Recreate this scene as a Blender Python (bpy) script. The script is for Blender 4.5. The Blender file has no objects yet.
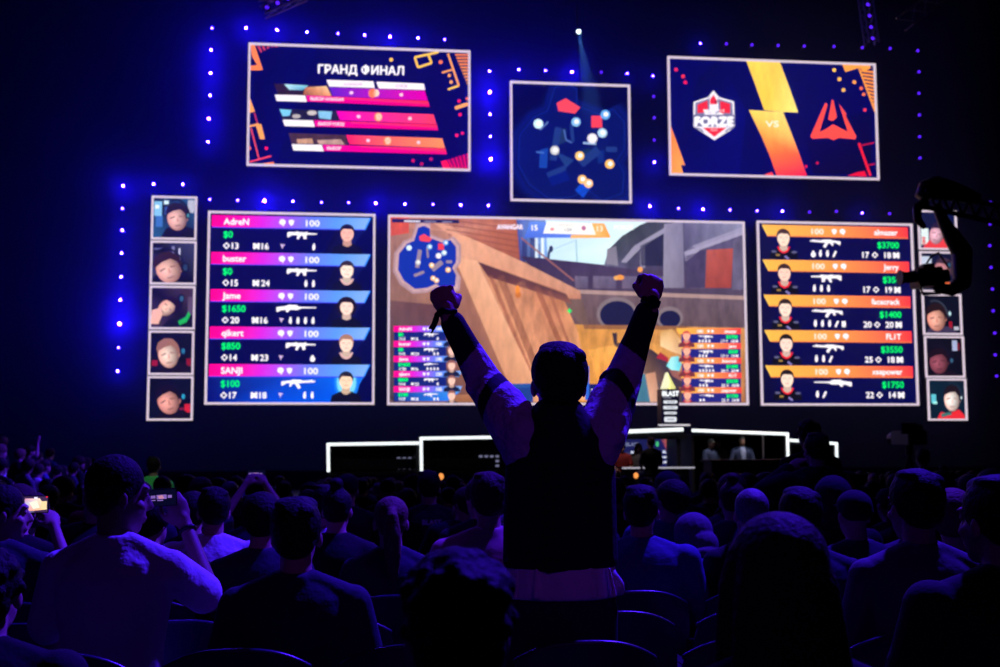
import bpy, bmesh, math, random
import numpy as np
from mathutils import Vector, Matrix, Euler
R = math.radians
PI = math.pi
rnd = random.Random(7)
scene = bpy.context.scene
col = scene.collection

# ------------------------------------------------------------------ camera
F = 1200.0
CAMZ = 1.45
YAW, PITCH, ROLL = R(6.967), R(5.489), R(-0.228)
cy_, sy_, cp_, sp_ = math.cos(YAW), math.sin(YAW), math.cos(PITCH), math.sin(PITCH)
fw = Vector((sy_*cp_, cy_*cp_, sp_)); rt = Vector((cy_, -sy_, 0)); up = rt.cross(fw)
rt2 = rt*math.cos(ROLL)+up*math.sin(ROLL); up2 = up*math.cos(ROLL)-rt*math.sin(ROLL)
CAM = Vector((0, 0, CAMZ))
cd = bpy.data.cameras.new('camera'); cam = bpy.data.objects.new('camera', cd); col.objects.link(cam)
cam.matrix_world = Matrix(((rt2.x, up2.x, -fw.x, 0), (rt2.y, up2.y, -fw.y, 0), (rt2.z, up2.z, -fw.z, CAMZ), (0, 0, 0, 1)))
cd.sensor_width = 36; cd.lens = 36*F/1000; cd.clip_end = 200; cd.clip_start = .05
cd.dof.use_dof = True; cd.dof.focus_distance = 4.1; cd.dof.aperture_fstop = 4.8
scene.camera = cam

def P(px, py, Y):
    """the place that stands at depth Y on the sight line of a pixel of the photo"""
    d = rt2*((px-500)/F) + up2*((333.5-py)/F) + fw
    return CAM + d*(Y/d.y)
def floor_z(y):
    return -0.022*(max(min(y, 24), -3)-3)

scene.view_settings.view_transform = 'Standard'; scene.view_settings.look = 'None'
scene.view_settings.gamma = 1; scene.view_settings.exposure = 0
scene.view_settings.use_curve_mapping = False
try:
    scene.cycles.use_denoising = True
    scene.cycles.volume_bounces = 0
    scene.cycles.max_bounces = 4
    scene.cycles.sample_clamp_indirect = 3
except Exception:
    pass
w = bpy.data.worlds.new('world'); scene.world = w; w.use_nodes = True
w.node_tree.nodes['Background'].inputs[0].default_value = (0.0, 0.0, 1, 1)
w.node_tree.nodes['Background'].inputs[1].default_value = 0.0012

# ------------------------------------------------------------------ materials
def lin(c):
    c = c/255.0
    return c/12.92 if c <= .04045 else ((c+.055)/1.055)**2.4
def rgb(*c): return tuple(lin(x) for x in c)
MATS = {}
def mat(name, color, rough=.7, metal=0, emit=None, strength=1, noise=.0, nscale=30, bump=0, spec=.3, sheen=0, bd=.01):
    if name in MATS: return MATS[name]
    m = bpy.data.materials.new(name); m.use_nodes = True; nt = m.node_tree
    b = nt.nodes['Principled BSDF']
    b.inputs['Base Color'].default_value = (*color, 1)
    b.inputs['Roughness'].default_value = rough; b.inputs['Metallic'].default_value = metal
    b.inputs['Specular IOR Level'].default_value = spec
    if sheen: b.inputs['Sheen Weight'].default_value = sheen
    if emit:
        b.inputs['Emission Color'].default_value = (*emit, 1); b.inputs['Emission Strength'].default_value = strength
    if noise or bump:
        tc = nt.nodes.new('ShaderNodeTexCoord'); n = nt.nodes.new('ShaderNodeTexNoise')
        n.inputs['Scale'].default_value = nscale; n.inputs['Detail'].default_value = 4
        nt.links.new(tc.outputs['Object'], n.inputs['Vector'])
        if noise:
            mr = nt.nodes.new('ShaderNodeMapRange'); mr.inputs[3].default_value = 1-noise; mr.inputs[4].default_value = 1+noise
            nt.links.new(n.outputs['Fac'], mr.inputs[0])
            mx = nt.nodes.new('ShaderNodeVectorMath'); mx.operation = 'SCALE'; mx.inputs[0].default_value = color
            nt.links.new(mr.outputs[0], mx.inputs['Scale']); nt.links.new(mx.outputs[0], b.inputs['Base Color'])
        if bump:
            bp = nt.nodes.new('ShaderNodeBump'); bp.inputs['Strength'].default_value = bump; bp.inputs['Distance'].default_value = bd
            nt.links.new(n.outputs['Fac'], bp.inputs['Height']); nt.links.new(bp.outputs[0], b.inputs['Normal'])
    MATS[name] = m
    return m
SKIN = mat('skin', (.50, .30, .22), .55, noise=.06, nscale=20)
SKIN_D = mat('skin_tan', (.32, .19, .13), .55, noise=.06, nscale=20)
HAIR = mat('hair_dark', (.012, .009, .008), .65, noise=.4, nscale=60, bump=.9, spec=.12)
HAIR_B = mat('hair_brown', (.045, .025, .018), .65, noise=.4, nscale=60, bump=.9, spec=.12)
HAIR_L = mat('hair_blond', (.17, .11, .06), .65, noise=.35, nscale=60, bump=.9, spec=.12)
HAIR_G = mat('hair_grey', (.14, .13, .13), .6, noise=.3, nscale=60, bump=.5)
BLACK = mat('cloth_black', (.010, .010, .012), .9, noise=.3, nscale=40, bump=.3)
NAVY = mat('cloth_navy', (.025, .028, .05), .85, noise=.3, nscale=40, bump=.3)
GREYC = mat('cloth_grey', (.12, .12, .13), .85, noise=.2, nscale=40, bump=.3)
BLUEC = mat('cloth_denim', (.06, .09, .20), .85, noise=.2, nscale=40, bump=.3)
WHITEC = mat('cloth_white', (.72, .70, .74), .85, noise=.05, nscale=8, bump=.7, bd=.04)
PINKC = mat('cloth_pink', (.50, .22, .24), .85, noise=.08, nscale=14, bump=.4)
REDC = mat('cloth_red', (.30, .03, .03), .85, noise=.1, nscale=14, bump=.4)
GREENC = mat('cloth_green', (.10, .75, .20), .8, noise=.1, nscale=14, bump=.4)
LILAC = mat('cloth_lilac', (.50, .44, .56), .8, noise=.05, nscale=11, bump=.9, bd=.05)
DENIM = mat('trousers_dark', (.02, .022, .035), .85, noise=.3, nscale=40)
SHOE = mat('shoe_rubber', (.03, .03, .03), .6, noise=.2)
PLASTIC = mat('seat_plastic', (.02, .022, .05), .32, noise=.15, nscale=20, spec=.5)
SEATFAB = mat('seat_fabric', (.010, .010, .015), .9, noise=.3, nscale=60)
METAL = mat('black_metal', (.02, .02, .022), .4, metal=.3, noise=.2)
RIGM = mat('rig_metal', (.35, .35, .38), .4, metal=.6, noise=.1)
WALLM = mat('drape_wall', (.016, .018, .06), .95, noise=.25, nscale=.7, spec=.1)
FLOORM = mat('hall_floor', (.02, .02, .025), .6, noise=.3, nscale=3)
STAGEM = mat('stage_black', (.012, .012, .018), .5, noise=.3, nscale=4)
SKIRT = mat('stage_skirt', (.02, .05, .14), .7, noise=.2, nscale=4)
WOODD = mat('desk_dark', (.04, .012, .014), .5, noise=.2, nscale=4)
GLASSB = mat('dark_glass', (.005, .005, .01), .1, spec=.6, noise=.1)
FRAMEL = mat('screen_edge_light', (.2, .2, .2), .5, emit=rgb(226, 208, 228), strength=1.0, noise=.02)
TUBEW = mat('led_tube', (.5, .5, .5), .5, emit=(.93, 1.0, 1.0), strength=1.15, noise=.02)
L_WHITE = mat('lens_bright', (.2, .2, .3), .3, emit=(.022, .008, 1.0), strength=1000)
L_MID = mat('lens_medium', (.2, .2, .3), .3, emit=(.022, .008, 1.0), strength=420)
L_DIM = mat('lens_violet', (.1, .1, .3), .3, emit=(.09, .012, 1.0), strength=1.7)
L_BIG = mat('lens_halo', (.2, .2, .3), .3, emit=(.028, .006, 1.0), strength=1900)
L_SPOT = mat('lens_white_spot', (.3, .3, .3), .3, emit=(.75, .95, 1.0), strength=4)
AMBER = mat('amber_lamp', (.5, .2, .05), .4, emit=(1, .35, .08), strength=1.1)
REDL = mat('red_indicator', (.5, .05, .05), .4, emit=(1, .03, .03), strength=.6)

def pic_material():
    m = bpy.data.materials.new('screen_picture'); m.use_nodes = True; nt = m.node_tree
    for n in list(nt.nodes): nt.nodes.remove(n)
    o = nt.nodes.new('ShaderNodeOutputMaterial'); e = nt.nodes.new('ShaderNodeEmission')
    a = nt.nodes.new('ShaderNodeVertexColor'); a.layer_name = 'Col'
    tc = nt.nodes.new('ShaderNodeTexCoord'); n = nt.nodes.new('ShaderNodeTexNoise')
    mp = nt.nodes.new('ShaderNodeMapping'); mp.inputs['Rotation'].default_value = (0, R(24), 0); mp.inputs['Scale'].default_value = (2.2, 1, .7)
    n.inputs['Scale'].default_value = 2.2; n.inputs['Detail'].default_value = 5; n.inputs['Roughness'].default_value = .65
    nt.links.new(tc.outputs['Object'], mp.inputs[0]); nt.links.new(mp.outputs[0], n.inputs['Vector'])
    mr = nt.nodes.new('ShaderNodeMapRange'); mr.inputs[1].default_value = .3; mr.inputs[2].default_value = .7
    mr.inputs[3].default_value = -1; mr.inputs[4].default_value = 1; mr.clamp = False
    nt.links.new(n.outputs['Fac'], mr.inputs[0])
    mu = nt.nodes.new('ShaderNodeMath'); mu.operation = 'MULTIPLY_ADD'; mu.inputs[2].default_value = 1
    nt.links.new(mr.outputs[0], mu.inputs[0]); nt.links.new(a.outputs['Alpha'], mu.inputs[1])
    sc = nt.nodes.new('ShaderNodeVectorMath'); sc.operation = 'SCALE'
    nt.links.new(a.outputs['Color'], sc.inputs[0]); nt.links.new(mu.outputs[0], sc.inputs['Scale'])
    nt.links.new(sc.outputs[0], e.inputs['Color']); e.inputs['Strength'].default_value = 1.22
    nt.links.new(e.outputs[0], o.inputs['Surface'])
    return m
PIC = pic_material()

# ------------------------------------------------------------------ object helpers
def tag(o, label=None, cat=None, group=None, kind=None):
    if label: o['label'] = label
    if cat: o['category'] = cat
    if group: o['group'] = group
    if kind: o['kind'] = kind
    return o
def empty(name, loc=(0, 0, 0), rz=0):
    o = bpy.data.objects.new(name, None); col.objects.link(o); o.location = loc; o.rotation_euler = (0, 0, rz)
    o.empty_display_size = .1
    return o
def link_mesh(name, me, parent=None, loc=None):
    o = bpy.data.objects.new(name, me); col.objects.link(o)
    if parent: o.parent = parent
    if loc is not None: o.location = loc
    return o
def copy_tree(o, parent=None):
    c = o.copy(); col.objects.link(c)
    if parent: c.parent = parent
    for ch in list(KIDS.get(o.name, [])):
        k = copy_tree(ch, c)
        KIDS.setdefault(c.name, []).append(k)
    return c
KIDS = {}
def kid(parent, child):
    KIDS.setdefault(parent.name, []).append(child)
    return child

class MB:
    def __init__(s): s.v = []; s.f = []; s.mi = []; s.cur = 0; s.smooth = False
    def add(s, vs, fs):
        n = len(s.v); s.v += [tuple(x) for x in vs]; s.f += [tuple(i+n for i in f) for f in fs]; s.mi += [s.cur]*len(fs)
    def box(s, a, b, M=None, bev=0):
        x0, y0, z0 = a; x1, y1, z1 = b
        vs = [Vector(p) for p in ((x0, y0, z0), (x1, y0, z0), (x1, y1, z0), (x0, y1, z0), (x0, y0, z1), (x1, y0, z1), (x1, y1, z1), (x0, y1, z1))]
        if M: vs = [M @ p for p in vs]
        s.add(vs, [(0, 3, 2, 1), (4, 5, 6, 7), (0, 1, 5, 4), (1, 2, 6, 5), (2, 3, 7, 6), (3, 0, 4, 7)])
    def loft(s, pts, radii, n=12, upv=None):
        """closed tube through pts; radii = r or (ra, rb)"""
        pts = [Vector(p) for p in pts]; rings = []
        vs = []
        for i, p in enumerate(pts):
            a = pts[max(i-1, 0)]; b = pts[min(i+1, len(pts)-1)]
            d = (b-a)
            d = d.normalized() if d.length > 1e-9 else Vector((0, 0, 1))
            u = Vector(upv) if upv else (Vector((0, 1, 0)) if abs(d.y) < .8 else Vector((1, 0, 0)))
            sx = u.cross(d)
            sx = sx.normalized() if sx.length > 1e-6 else Vector((1, 0, 0))
            sy = d.cross(sx).normalized()
            r = radii[i]; ra, rb = (r, r) if not isinstance(r, tuple) else r
            for k in range(n):
                t = 2*PI*k/n
                vs.append(p+sx*ra*math.cos(t)+sy*rb*math.sin(t))
        fs = []
        for i in range(len(pts)-1):
            for k in range(n):
                fs.append((i*n+k, i*n+(k+1) % n, (i+1)*n+(k+1) % n, (i+1)*n+k))
        fs.append(tuple(reversed(range(n)))); L = (len(pts)-1)*n; fs.append(tuple(range(L, L+n)))
        s.add(vs, fs)
    def cap(s, a, b, r1, r2, n=12):
        a = Vector(a); b = Vector(b); d = (b-a); L = d.length
        d = d/L if L > 1e-6 else Vector((0, 0, 1))
        pts = []; rr = []
        for t in (-.98, -.8, -.5, -.2):
            pts.append(a+d*r1*t); rr.append(r1*math.sqrt(1-t*t))
        pts.append(a+d*1e-4); rr.append(r1); pts.append(b-d*1e-4); rr.append(r2)
        for t in (.2, .5, .8, .98):
            pts.append(b+d*r2*t); rr.append(r2*math.sqrt(1-t*t))
        s.loft(pts, rr, n)
    def chain(s, pts, rr, n=12):
        for i in range(len(pts)-1): s.cap(pts[i], pts[i+1], rr[i], rr[i+1], n)
    def ell(s, c, r, M=None, nu=16, nv=10):
        c = Vector(c); vs = []; fs = []
        if not isinstance(r, (tuple, list, Vector)): r = (r, r, r)
        for j in range(1, nv):
            ph = PI*j/nv
            for i in range(nu):
                th = 2*PI*i/nu
                q = Vector((r[0]*math.sin(ph)*math.cos(th), r[1]*math.sin(ph)*math.sin(th), r[2]*math.cos(ph)))
                if M: q = M @ q
                vs.append(c+q)
        t = Vector((0, 0, r[2])); b = -t
        if M: t = M @ t; b = M @ b
        vs.append(c+t); vs.append(c+b); T = len(vs)-2; B = T+1
        for j in range(nv-2):
            for i in range(nu):
                a = j*nu+i; a2 = j*nu+(i+1) % nu
                fs.append((a, a+nu, a2+nu, a2))
        for i in range(nu):
            fs.append((T, i, (i+1) % nu)); fs.append((B, (nv-2)*nu+(i+1) % nu, (nv-2)*nu+i))
        s.add(vs, fs)
    def cyl(s, a, b, r, n=16, r2=None):
        s.loft([a, b], [r, r if r2 is None else r2], n)
    def mesh(s, name, mats, smooth=None):
        me = bpy.data.meshes.new(name); me.from_pydata(s.v, [], s.f); me.update()
        if not isinstance(mats, (list, tuple)): mats = [mats]
        for m in mats: me.materials.append(m)
        me.polygons.foreach_set('material_index', s.mi)
        if s.smooth or smooth: me.polygons.foreach_set('use_smooth', [True]*len(me.polygons))
        return me
    def build(s, name, mats, parent=None, smooth=None, bevel=0):
        me = s.mesh(name, mats, smooth)
        if bevel:
            bm = bmesh.new(); bm.from_mesh(me)
            bmesh.ops.bevel(bm, geom=[e for e in bm.edges if e.calc_face_angle(0) > .6], offset=bevel, segments=2, affect='EDGES')
            bm.to_mesh(me); bm.free()
        o = link_mesh(name, me, parent)
        if parent: kid(parent, o)
        return o
    def remesh(s, name, mats, voxel=.01, smooth=4, parent=None, mark=None):
        """one continuous skin around all the pieces"""
        me = s.mesh(name+'_src', mats)
        t = bpy.data.objects.new('tmp', me); col.objects.link(t)
        m = t.modifiers.new('r', 'REMESH'); m.mode = 'VOXEL'; m.voxel_size = voxel; m.use_smooth_shade = True
        if smooth:
            m2 = t.modifiers.new('s', 'SMOOTH'); m2.factor = .5; m2.iterations = smooth
        dg = bpy.context.evaluated_depsgraph_get(); dg.update()
        out = bpy.data.meshes.new_from_object(t.evaluated_get(dg)); out.name = name
        bpy.data.objects.remove(t); bpy.data.meshes.remove(me)
        out.materials.clear()
        for q in (mats if isinstance(mats, (list, tuple)) else [mats]): out.materials.append(q)
        n = len(out.polygons)
        out.polygons.foreach_set('use_smooth', [True]*n)
        if mark:
            out.polygons.foreach_set('material_index', [mark(p.center) for p in out.polygons])
        else:
            out.polygons.foreach_set('material_index', [0]*n)
        return out

def join_meshes(name, items):
    """items: list of (mesh, material)"""
    vs = []; fs = []; mi = []; mats = []
    for me, m in items:
        if m not in mats: mats.append(m)
        k = mats.index(m); n = len(vs)
        vs += [tuple(v.co) for v in me.vertices]
        for p in me.polygons: fs.append(tuple(i+n for i in p.vertices)); mi.append(k)
    out = bpy.data.meshes.new(name); out.from_pydata(vs, [], fs); out.update()
    for m in mats: out.materials.append(m)
    out.polygons.foreach_set('material_index', mi); out.polygons.foreach_set('use_smooth', [True]*len(fs))
    return out

# text outlines from the built-in font
_tcache = {}
def text_geo(s, bold=.02):
    k = (s, bold)
    if k in _tcache: return _tcache[k]
    cu = bpy.data.curves.new('t', 'FONT'); cu.body = s; cu.size = 1; cu.offset = bold; cu.resolution_u = 3
    o = bpy.data.objects.new('t', cu); col.objects.link(o)
    dg = bpy.context.evaluated_depsgraph_get(); dg.update()
    me = bpy.data.meshes.new_from_object(o.evaluated_get(dg))
    v = [(p.co.x, p.co.y) for p in me.vertices]; f = [tuple(p.vertices) for p in me.polygons]
    bpy.data.objects.remove(o); bpy.data.curves.remove(cu); bpy.data.meshes.remove(me)
    if v:
        x0 = min(p[0] for p in v); x1 = max(p[0] for p in v)
        v = [(p[0]-x0, p[1]) for p in v]; wd = x1-x0
    else: wd = 0
    _tcache[k] = (v, f, wd)
    return _tcache[k]

# ------------------------------------------------------------------ LED screens
YS = 34.0
def W(px, py):
    p = P(px, py, YS); return (p.x, p.z)

class Pic:
    """a picture shown on a screen: flat coloured shapes on the screen's face"""
    def __init__(s, rect, y=YS):
        s.v = []; s.f = []; s.c = []; s.lay = 0; s.rect = rect; s.y = y; s.m = W; s.dl = .0012
    def local(s, wu, hv):
        x0, x1, z0, z1 = s.rect
        s.m = lambda u, v: (x0+u*(x1-x0)/wu, z1-v*(z1-z0)/hv)
    def _put(s, pts, cols):
        x0, x1, z0, z1 = s.rect
        P_ = [(p[0], p[1], *c) for p, c in zip(pts, cols)]
        for ax, lim, sg in ((0, x0, 1), (0, x1, -1), (1, z0, 1), (1, z1, -1)):
            out = []
            for i in range(len(P_)):
                a = P_[i-1]; b = P_[i]; ia = (a[ax]-lim)*sg >= 0; ib = (b[ax]-lim)*sg >= 0
                if ia != ib:
                    t = (lim-a[ax])/(b[ax]-a[ax]); out.append(tuple(a[k]+(b[k]-a[k])*t for k in range(6)))
                if ib: out.append(b)
            P_ = out
            if len(P_) < 3: return
        n = len(s.v); y = s.y-.003-s.lay*s.dl
        # drop repeated points
        for q in P_:
            s.v.append((q[0], y, q[1])); s.c.append(q[2:])
        s.f.append(tuple(range(n, n+len(P_))))
    def poly(s, pts, c, g=0):
        if isinstance(c[0], (tuple, list)): cols = [(*rgb(*k[:3]), g) for k in c]
        else: cols = [(*rgb(*c), g)]*len(pts)
        s._put([s.m(*p) for p in pts], cols)
        s.lay += 0
    def up(s, n=1): s.lay += n
    def rect_(s, x0, y0, x1, y1, c, g=0): s.poly([(x0, y0), (x1, y0), (x1, y1), (x0, y1)], c, g)
    def ell(s, cx, cy, rx, ry, c, g=0, n=20, rot=0, c2=None):
        ca, sa = math.cos(rot), math.sin(rot)
        s.poly([(cx+rx*math.cos(t)*ca-ry*math.sin(t)*sa, cy+rx*math.cos(t)*sa+ry*math.sin(t)*ca) for t in [2*PI*i/n for i in range(n)]], c, g)
    def line(s, pts, wd, c, g=0):
        for (x0, y0), (x1, y1) in zip(pts[:-1], pts[1:]):
            L = math.hypot(x1-x0, y1-y0) or 1; nx, ny = -(y1-y0)/L*wd/2, (x1-x0)/L*wd/2
            s.poly([(x0+nx, y0+ny), (x1+nx, y1+ny), (x1-nx, y1-ny), (x0-nx, y0-ny)], c, g)
    def bar(s, x0, x1, y0, y1, stops, sl0=0, sl1=0, g=0):
        """horizontal gradient; sl0, sl1: shift of the lower corners"""
        for (t0, c0), (t1, c1) in zip(stops[:-1], stops[1:]):
            a = x0+(x1-x0)*t0; b = x0+(x1-x0)*t1
            s.poly([(a, y0), (b, y0), (b+sl0+(sl1-sl0)*t1, y1), (a+sl0+(sl1-sl0)*t0, y1)], [c0, c1, c1, c0], g)
    def text(s, t, x, y, h, c, bold=.03, align='l', w=None, slant=0, rot=0, squash=1):
        """x, y: baseline start in the mapper's units; h: cap height; w: forced width"""
        v, f, wd = text_geo(t, 0)
        k = h/.73; kx = k*squash
        if w: kx = w/max(wd, 1e-6)
        if align == 'r': x = x-wd*kx
        if align == 'c': x = x-wd*kx/2
        ca, sa = math.cos(rot), math.sin(rot)
        n = len(s.v); yy = s.y-.003-s.lay*s.dl; cc = (*rgb(*c), 0)
        for dx, dy in ((0, 0), (-bold, 0), (bold, 0), (0, -bold), (0, bold)):
            n = len(s.v)
            for p in v:
                a = p[0]*kx+slant*p[1]*k+dx*k; b = -p[1]*k+dy*k
                q = s.m(x+a*ca-b*sa, y+a*sa+b*ca)
                s.v.append((q[0], yy, q[1])); s.c.append(cc)
            s.f += [tuple(i+n for i in q) for q in f]
    def build(s, parent, name='display'):
        me = bpy.data.meshes.new(name); me.from_pydata(s.v, [], s.f); me.update()
        a = me.color_attributes.new('Col', 'FLOAT_COLOR', 'POINT')
        a.data.foreach_set('color', [x for c in s.c for x in c])
        me.materials.append(PIC)
        o = link_mesh(name, me); o.parent = parent
        o.location = -Vector(parent.location)
        kid(parent, o); return o

def rect_of(cs):
    q = [W(*c) for c in cs]      # tl tr br bl
    return ((q[0][0]+q[3][0])/2, (q[1][0]+q[2][0])/2, (q[2][1]+q[3][1])/2, (q[0][1]+q[1][1])/2)

def screen(label, cat, corners, painter, group=None, edge=.052, gap=.0, edge_bright=True, arg=None, name='led_screen'):
    x0, x1, z0, z1 = rect_of(corners)
    t = empty(name, ((x0+x1)/2, YS, z0)); tag(t, label, cat, group)
    off = -Vector(t.location)
    c = MB(); c.box((x0-.02, YS, z0-.02), (x1+.02, YS+.19, z1+.02))
    o = c.build('cabinet', METAL, t); o.location = off
    e = edge; fr = MB(); y0, y1 = YS-.05, YS+.002
    fr.box((x0-.01, y0, z0-.01), (x1+.01, y1, z0+e)); fr.box((x0-.01, y0, z1-e), (x1+.01, y1, z1+.01))
    fr.box((x0-.01, y0, z0+e), (x0+e, y1, z1-e)); fr.box((x1-e, y0, z0+e), (x1+.01, y1, z1-e))
    o = fr.build('screen_frame', FRAMEL, t); o.location = off; o['label'] = 'thin glowing pale edge of the screen'
    p = Pic((x0+e*.8, x1-e*.8, z0+e*.8, z1-e*.8))
    if arg is None: painter(p, corners)
    else: painter(p, corners, arg)
    p.build(t, 'display')
    return t

WH = (250, 245, 255)
NV = (3, 4, 70)
# weapon outlines in a 30 x 10 box, muzzle to the right
GUNS = {
 'rifle': [(0, 1.5), (2, .8), (8, 1), (10, 0), (12, 1), (18, 1), (20, .2), (21, 1.6), (30, 2), (30, 3.2), (21, 3.4), (19.5, 4), (19.6, 8), (16.5, 7.6), (16, 4.6), (13.6, 4.6), (11.6, 8.4), (9.4, 7.8), (10.4, 4.2), (5, 4), (1, 6.4), (0, 6)],
 'ak': [(0, 2), (6, 1.2), (9, 1), (10, .2), (19, .4), (20, 1.2), (27, .8), (29, 0), (29.4, 1.2), (32, 1.4), (32, 2.6), (29, 2.8), (20, 3.4), (16, 3.6), (18.6, 7.6), (16, 9.2), (12.8, 4.2), (10.6, 4.2), (9, 7), (7.2, 6.4), (8.2, 3.6), (5, 3.6), (1, 6), (0, 5.6)],
 'sniper': [(0, 2.4), (8, 1.4), (10, .8), (11, 0), (20, .2), (20.4, 1.2), (23, 1.8), (38, 2), (38, 3), (24, 3.4), (20, 5), (13, 4.8), (11, 7.2), (9, 7), (9.4, 5), (5, 5.2), (1, 7), (0, 6.6)],
}
def gun(p, kind, x, y, w, flip=False, c=WH):
    g = GUNS[kind]; m = max(q[0] for q in g); k = w/m
    pts = [((m-q[0] if flip else q[0])*k+x, q[1]*k+y) for q in g]
    p.poly(pts, c)
def icon_diamond(p, x, y, r, c=WH):
    p.ell(x, y, r, r, c, n=4); p.up(); p.ell(x, y, r*.45, r*.45, NV, n=8); p.lay -= 1
def icon_x(p, x, y, r, c=WH):
    p.line([(x-r, y-r), (x+r, y+r)], r*.8, c); p.line([(x-r, y+r), (x+r, y-r)], r*.8, c)
    p.line([(x-r, y-r), (x-r, y+r)], r*.35, c); p.line([(x+r, y-r), (x+r, y+r)], r*.35, c)
def icon_shield(p, x, y, r, c=WH):
    p.poly([(x-r, y-r*.8), (x, y-r*1.1), (x+r, y-r*.8), (x+r*.8, y+r*.3), (x, y+r*1.2), (x-r*.8, y+r*.3)], c)
def icon_bubble(p, x, y, r, c=WH):
    p.ell(x, y-.1*r, r, r*.9, c, n=12); p.poly([(x-r*.2, y), (x+r*.7, y+r*.4), (x+r*.2, y+r*1.4)], c)
def icon_nade(p, x, y, k, c=WH):
    if k == '/': p.line([(x-1.4, y+3), (x+1.6, y-3.2)], 2, c); return
    if k == 'o': p.ell(x, y+.8, 2.6, 2.8, c, n=12); p.rect_(x-1, y-3.2, x+1, y-1, c); return
    if k == '#': p.rect_(x-2, y-3, x+2, y+3, c); return
    p.ell(x, y, 1.6, 3.1, c, n=10); p.rect_(x-.8, y-4, x+1.2, y-2.6, c)
def icon_key(p, x, y):
    p.poly([(x-2.6, y-2.2), (x+2.8, y-1.4), (x+.4, y), (x-.2, y+3), (x-1.4, y)], (215, 190, 230))

def bust(p, x, y, w, h, skin, hair, shirt, collar=None, long=False, trim=None):
    """small head-and-shoulders portrait; x, y: middle of the face"""
    p.up()
    if long: p.ell(x, y, w*.68, h*.62, hair, n=16)
    p.poly([(x-w*1.05, y+h*1.25), (x-w*.95, y+h*.85), (x-w*.4, y+h*.62), (x+w*.4, y+h*.62), (x+w*.95, y+h*.85), (x+w*1.05, y+h*1.25)], shirt)
    p.up()
    p.poly([(x-w*.25, y+h*.3), (x+w*.25, y+h*.3), (x+w*.3, y+h*.7), (x, y+h*.82), (x-w*.3, y+h*.7)], tuple(int(k*.8) for k in skin))
    if collar: p.line([(x-w*.42, y+h*.52), (x-w*.25, y+h*.78), (x, y+h*.88), (x+w*.25, y+h*.78), (x+w*.42, y+h*.52)], w*.12, collar)
    if trim:
        p.ell(x-w*.7, y+h*.82, w*.2, h*.07, trim); p.ell(x+w*.75, y+h*.84, w*.2, h*.07, trim)
    p.up()
    if not long: p.ell(x, y-h*.14, w*.5, h*.44, hair, n=16)
    p.up(); p.ell(x, y+.02*h, w*.44, h*.46, skin, n=18)
    p.up(); p.poly([(x-w*.44, y-h*.1), (x-w*.4, y-h*.42), (x, y-h*.55), (x+w*.4, y-h*.42), (x+w*.44, y-h*.1), (x+w*.3, y-h*.26), (x-w*.25, y-h*.28)], hair)
    d = tuple(int(k*.74) for k in skin)
    p.line([(x-w*.3, y-h*.05), (x-w*.1, y-h*.05)], h*.05, d); p.line([(x+w*.1, y-h*.05), (x+w*.3, y-h*.05)], h*.05, d)
    p.line([(x-w*.14, y+h*.26), (x+w*.14, y+h*.26)], h*.05, d)
    p.line([(x, y), (x+w*.03, y+h*.12)], w*.07, tuple(int(k*.85) for k in skin))
    p.lay -= 5

LEFTROWS = [('AdreN', '$0', '13', '16', 'rifle', '|', 0), ('buster', '$0', '15', '24', 'rifle', '||', 0),
            ('Jame', '$1650', '20', '16', 'sniper', '||||', 1), ('qikert', '$850', '14', '23', 'rifle', 'o', 1), ('SANJI', '$100', '17', '18', 'ak', '||', 1)]
RIGHTROWS = [('almazer', '$3700', '17', '18', 'ak', 'o||/'), ('Jerry', '$350', '17', '19', 'rifle', '|||'),
             ('facecrack', '$1400', '20', '20', 'ak', '|||/#'), ('FL1T', '$3550', '25', '18', 'ak', '||/'), ('xsepower', '$1750', '22', '14', 'sniper', '|/')]
GR = (0, 235, 110)
PK = [(0, (255, 0, 140)), (.2, (250, 20, 170)), (.33, (215, 40, 225)), (.5, (150, 90, 250)), (.62, (105, 120, 250)), (.8, (90, 150, 250)), (1, (130, 175, 250))]
OR = [(0, (255, 185, 75)), (.4, (255, 160, 75)), (.75, (255, 115, 75)), (1, (250, 55, 65))]

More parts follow.
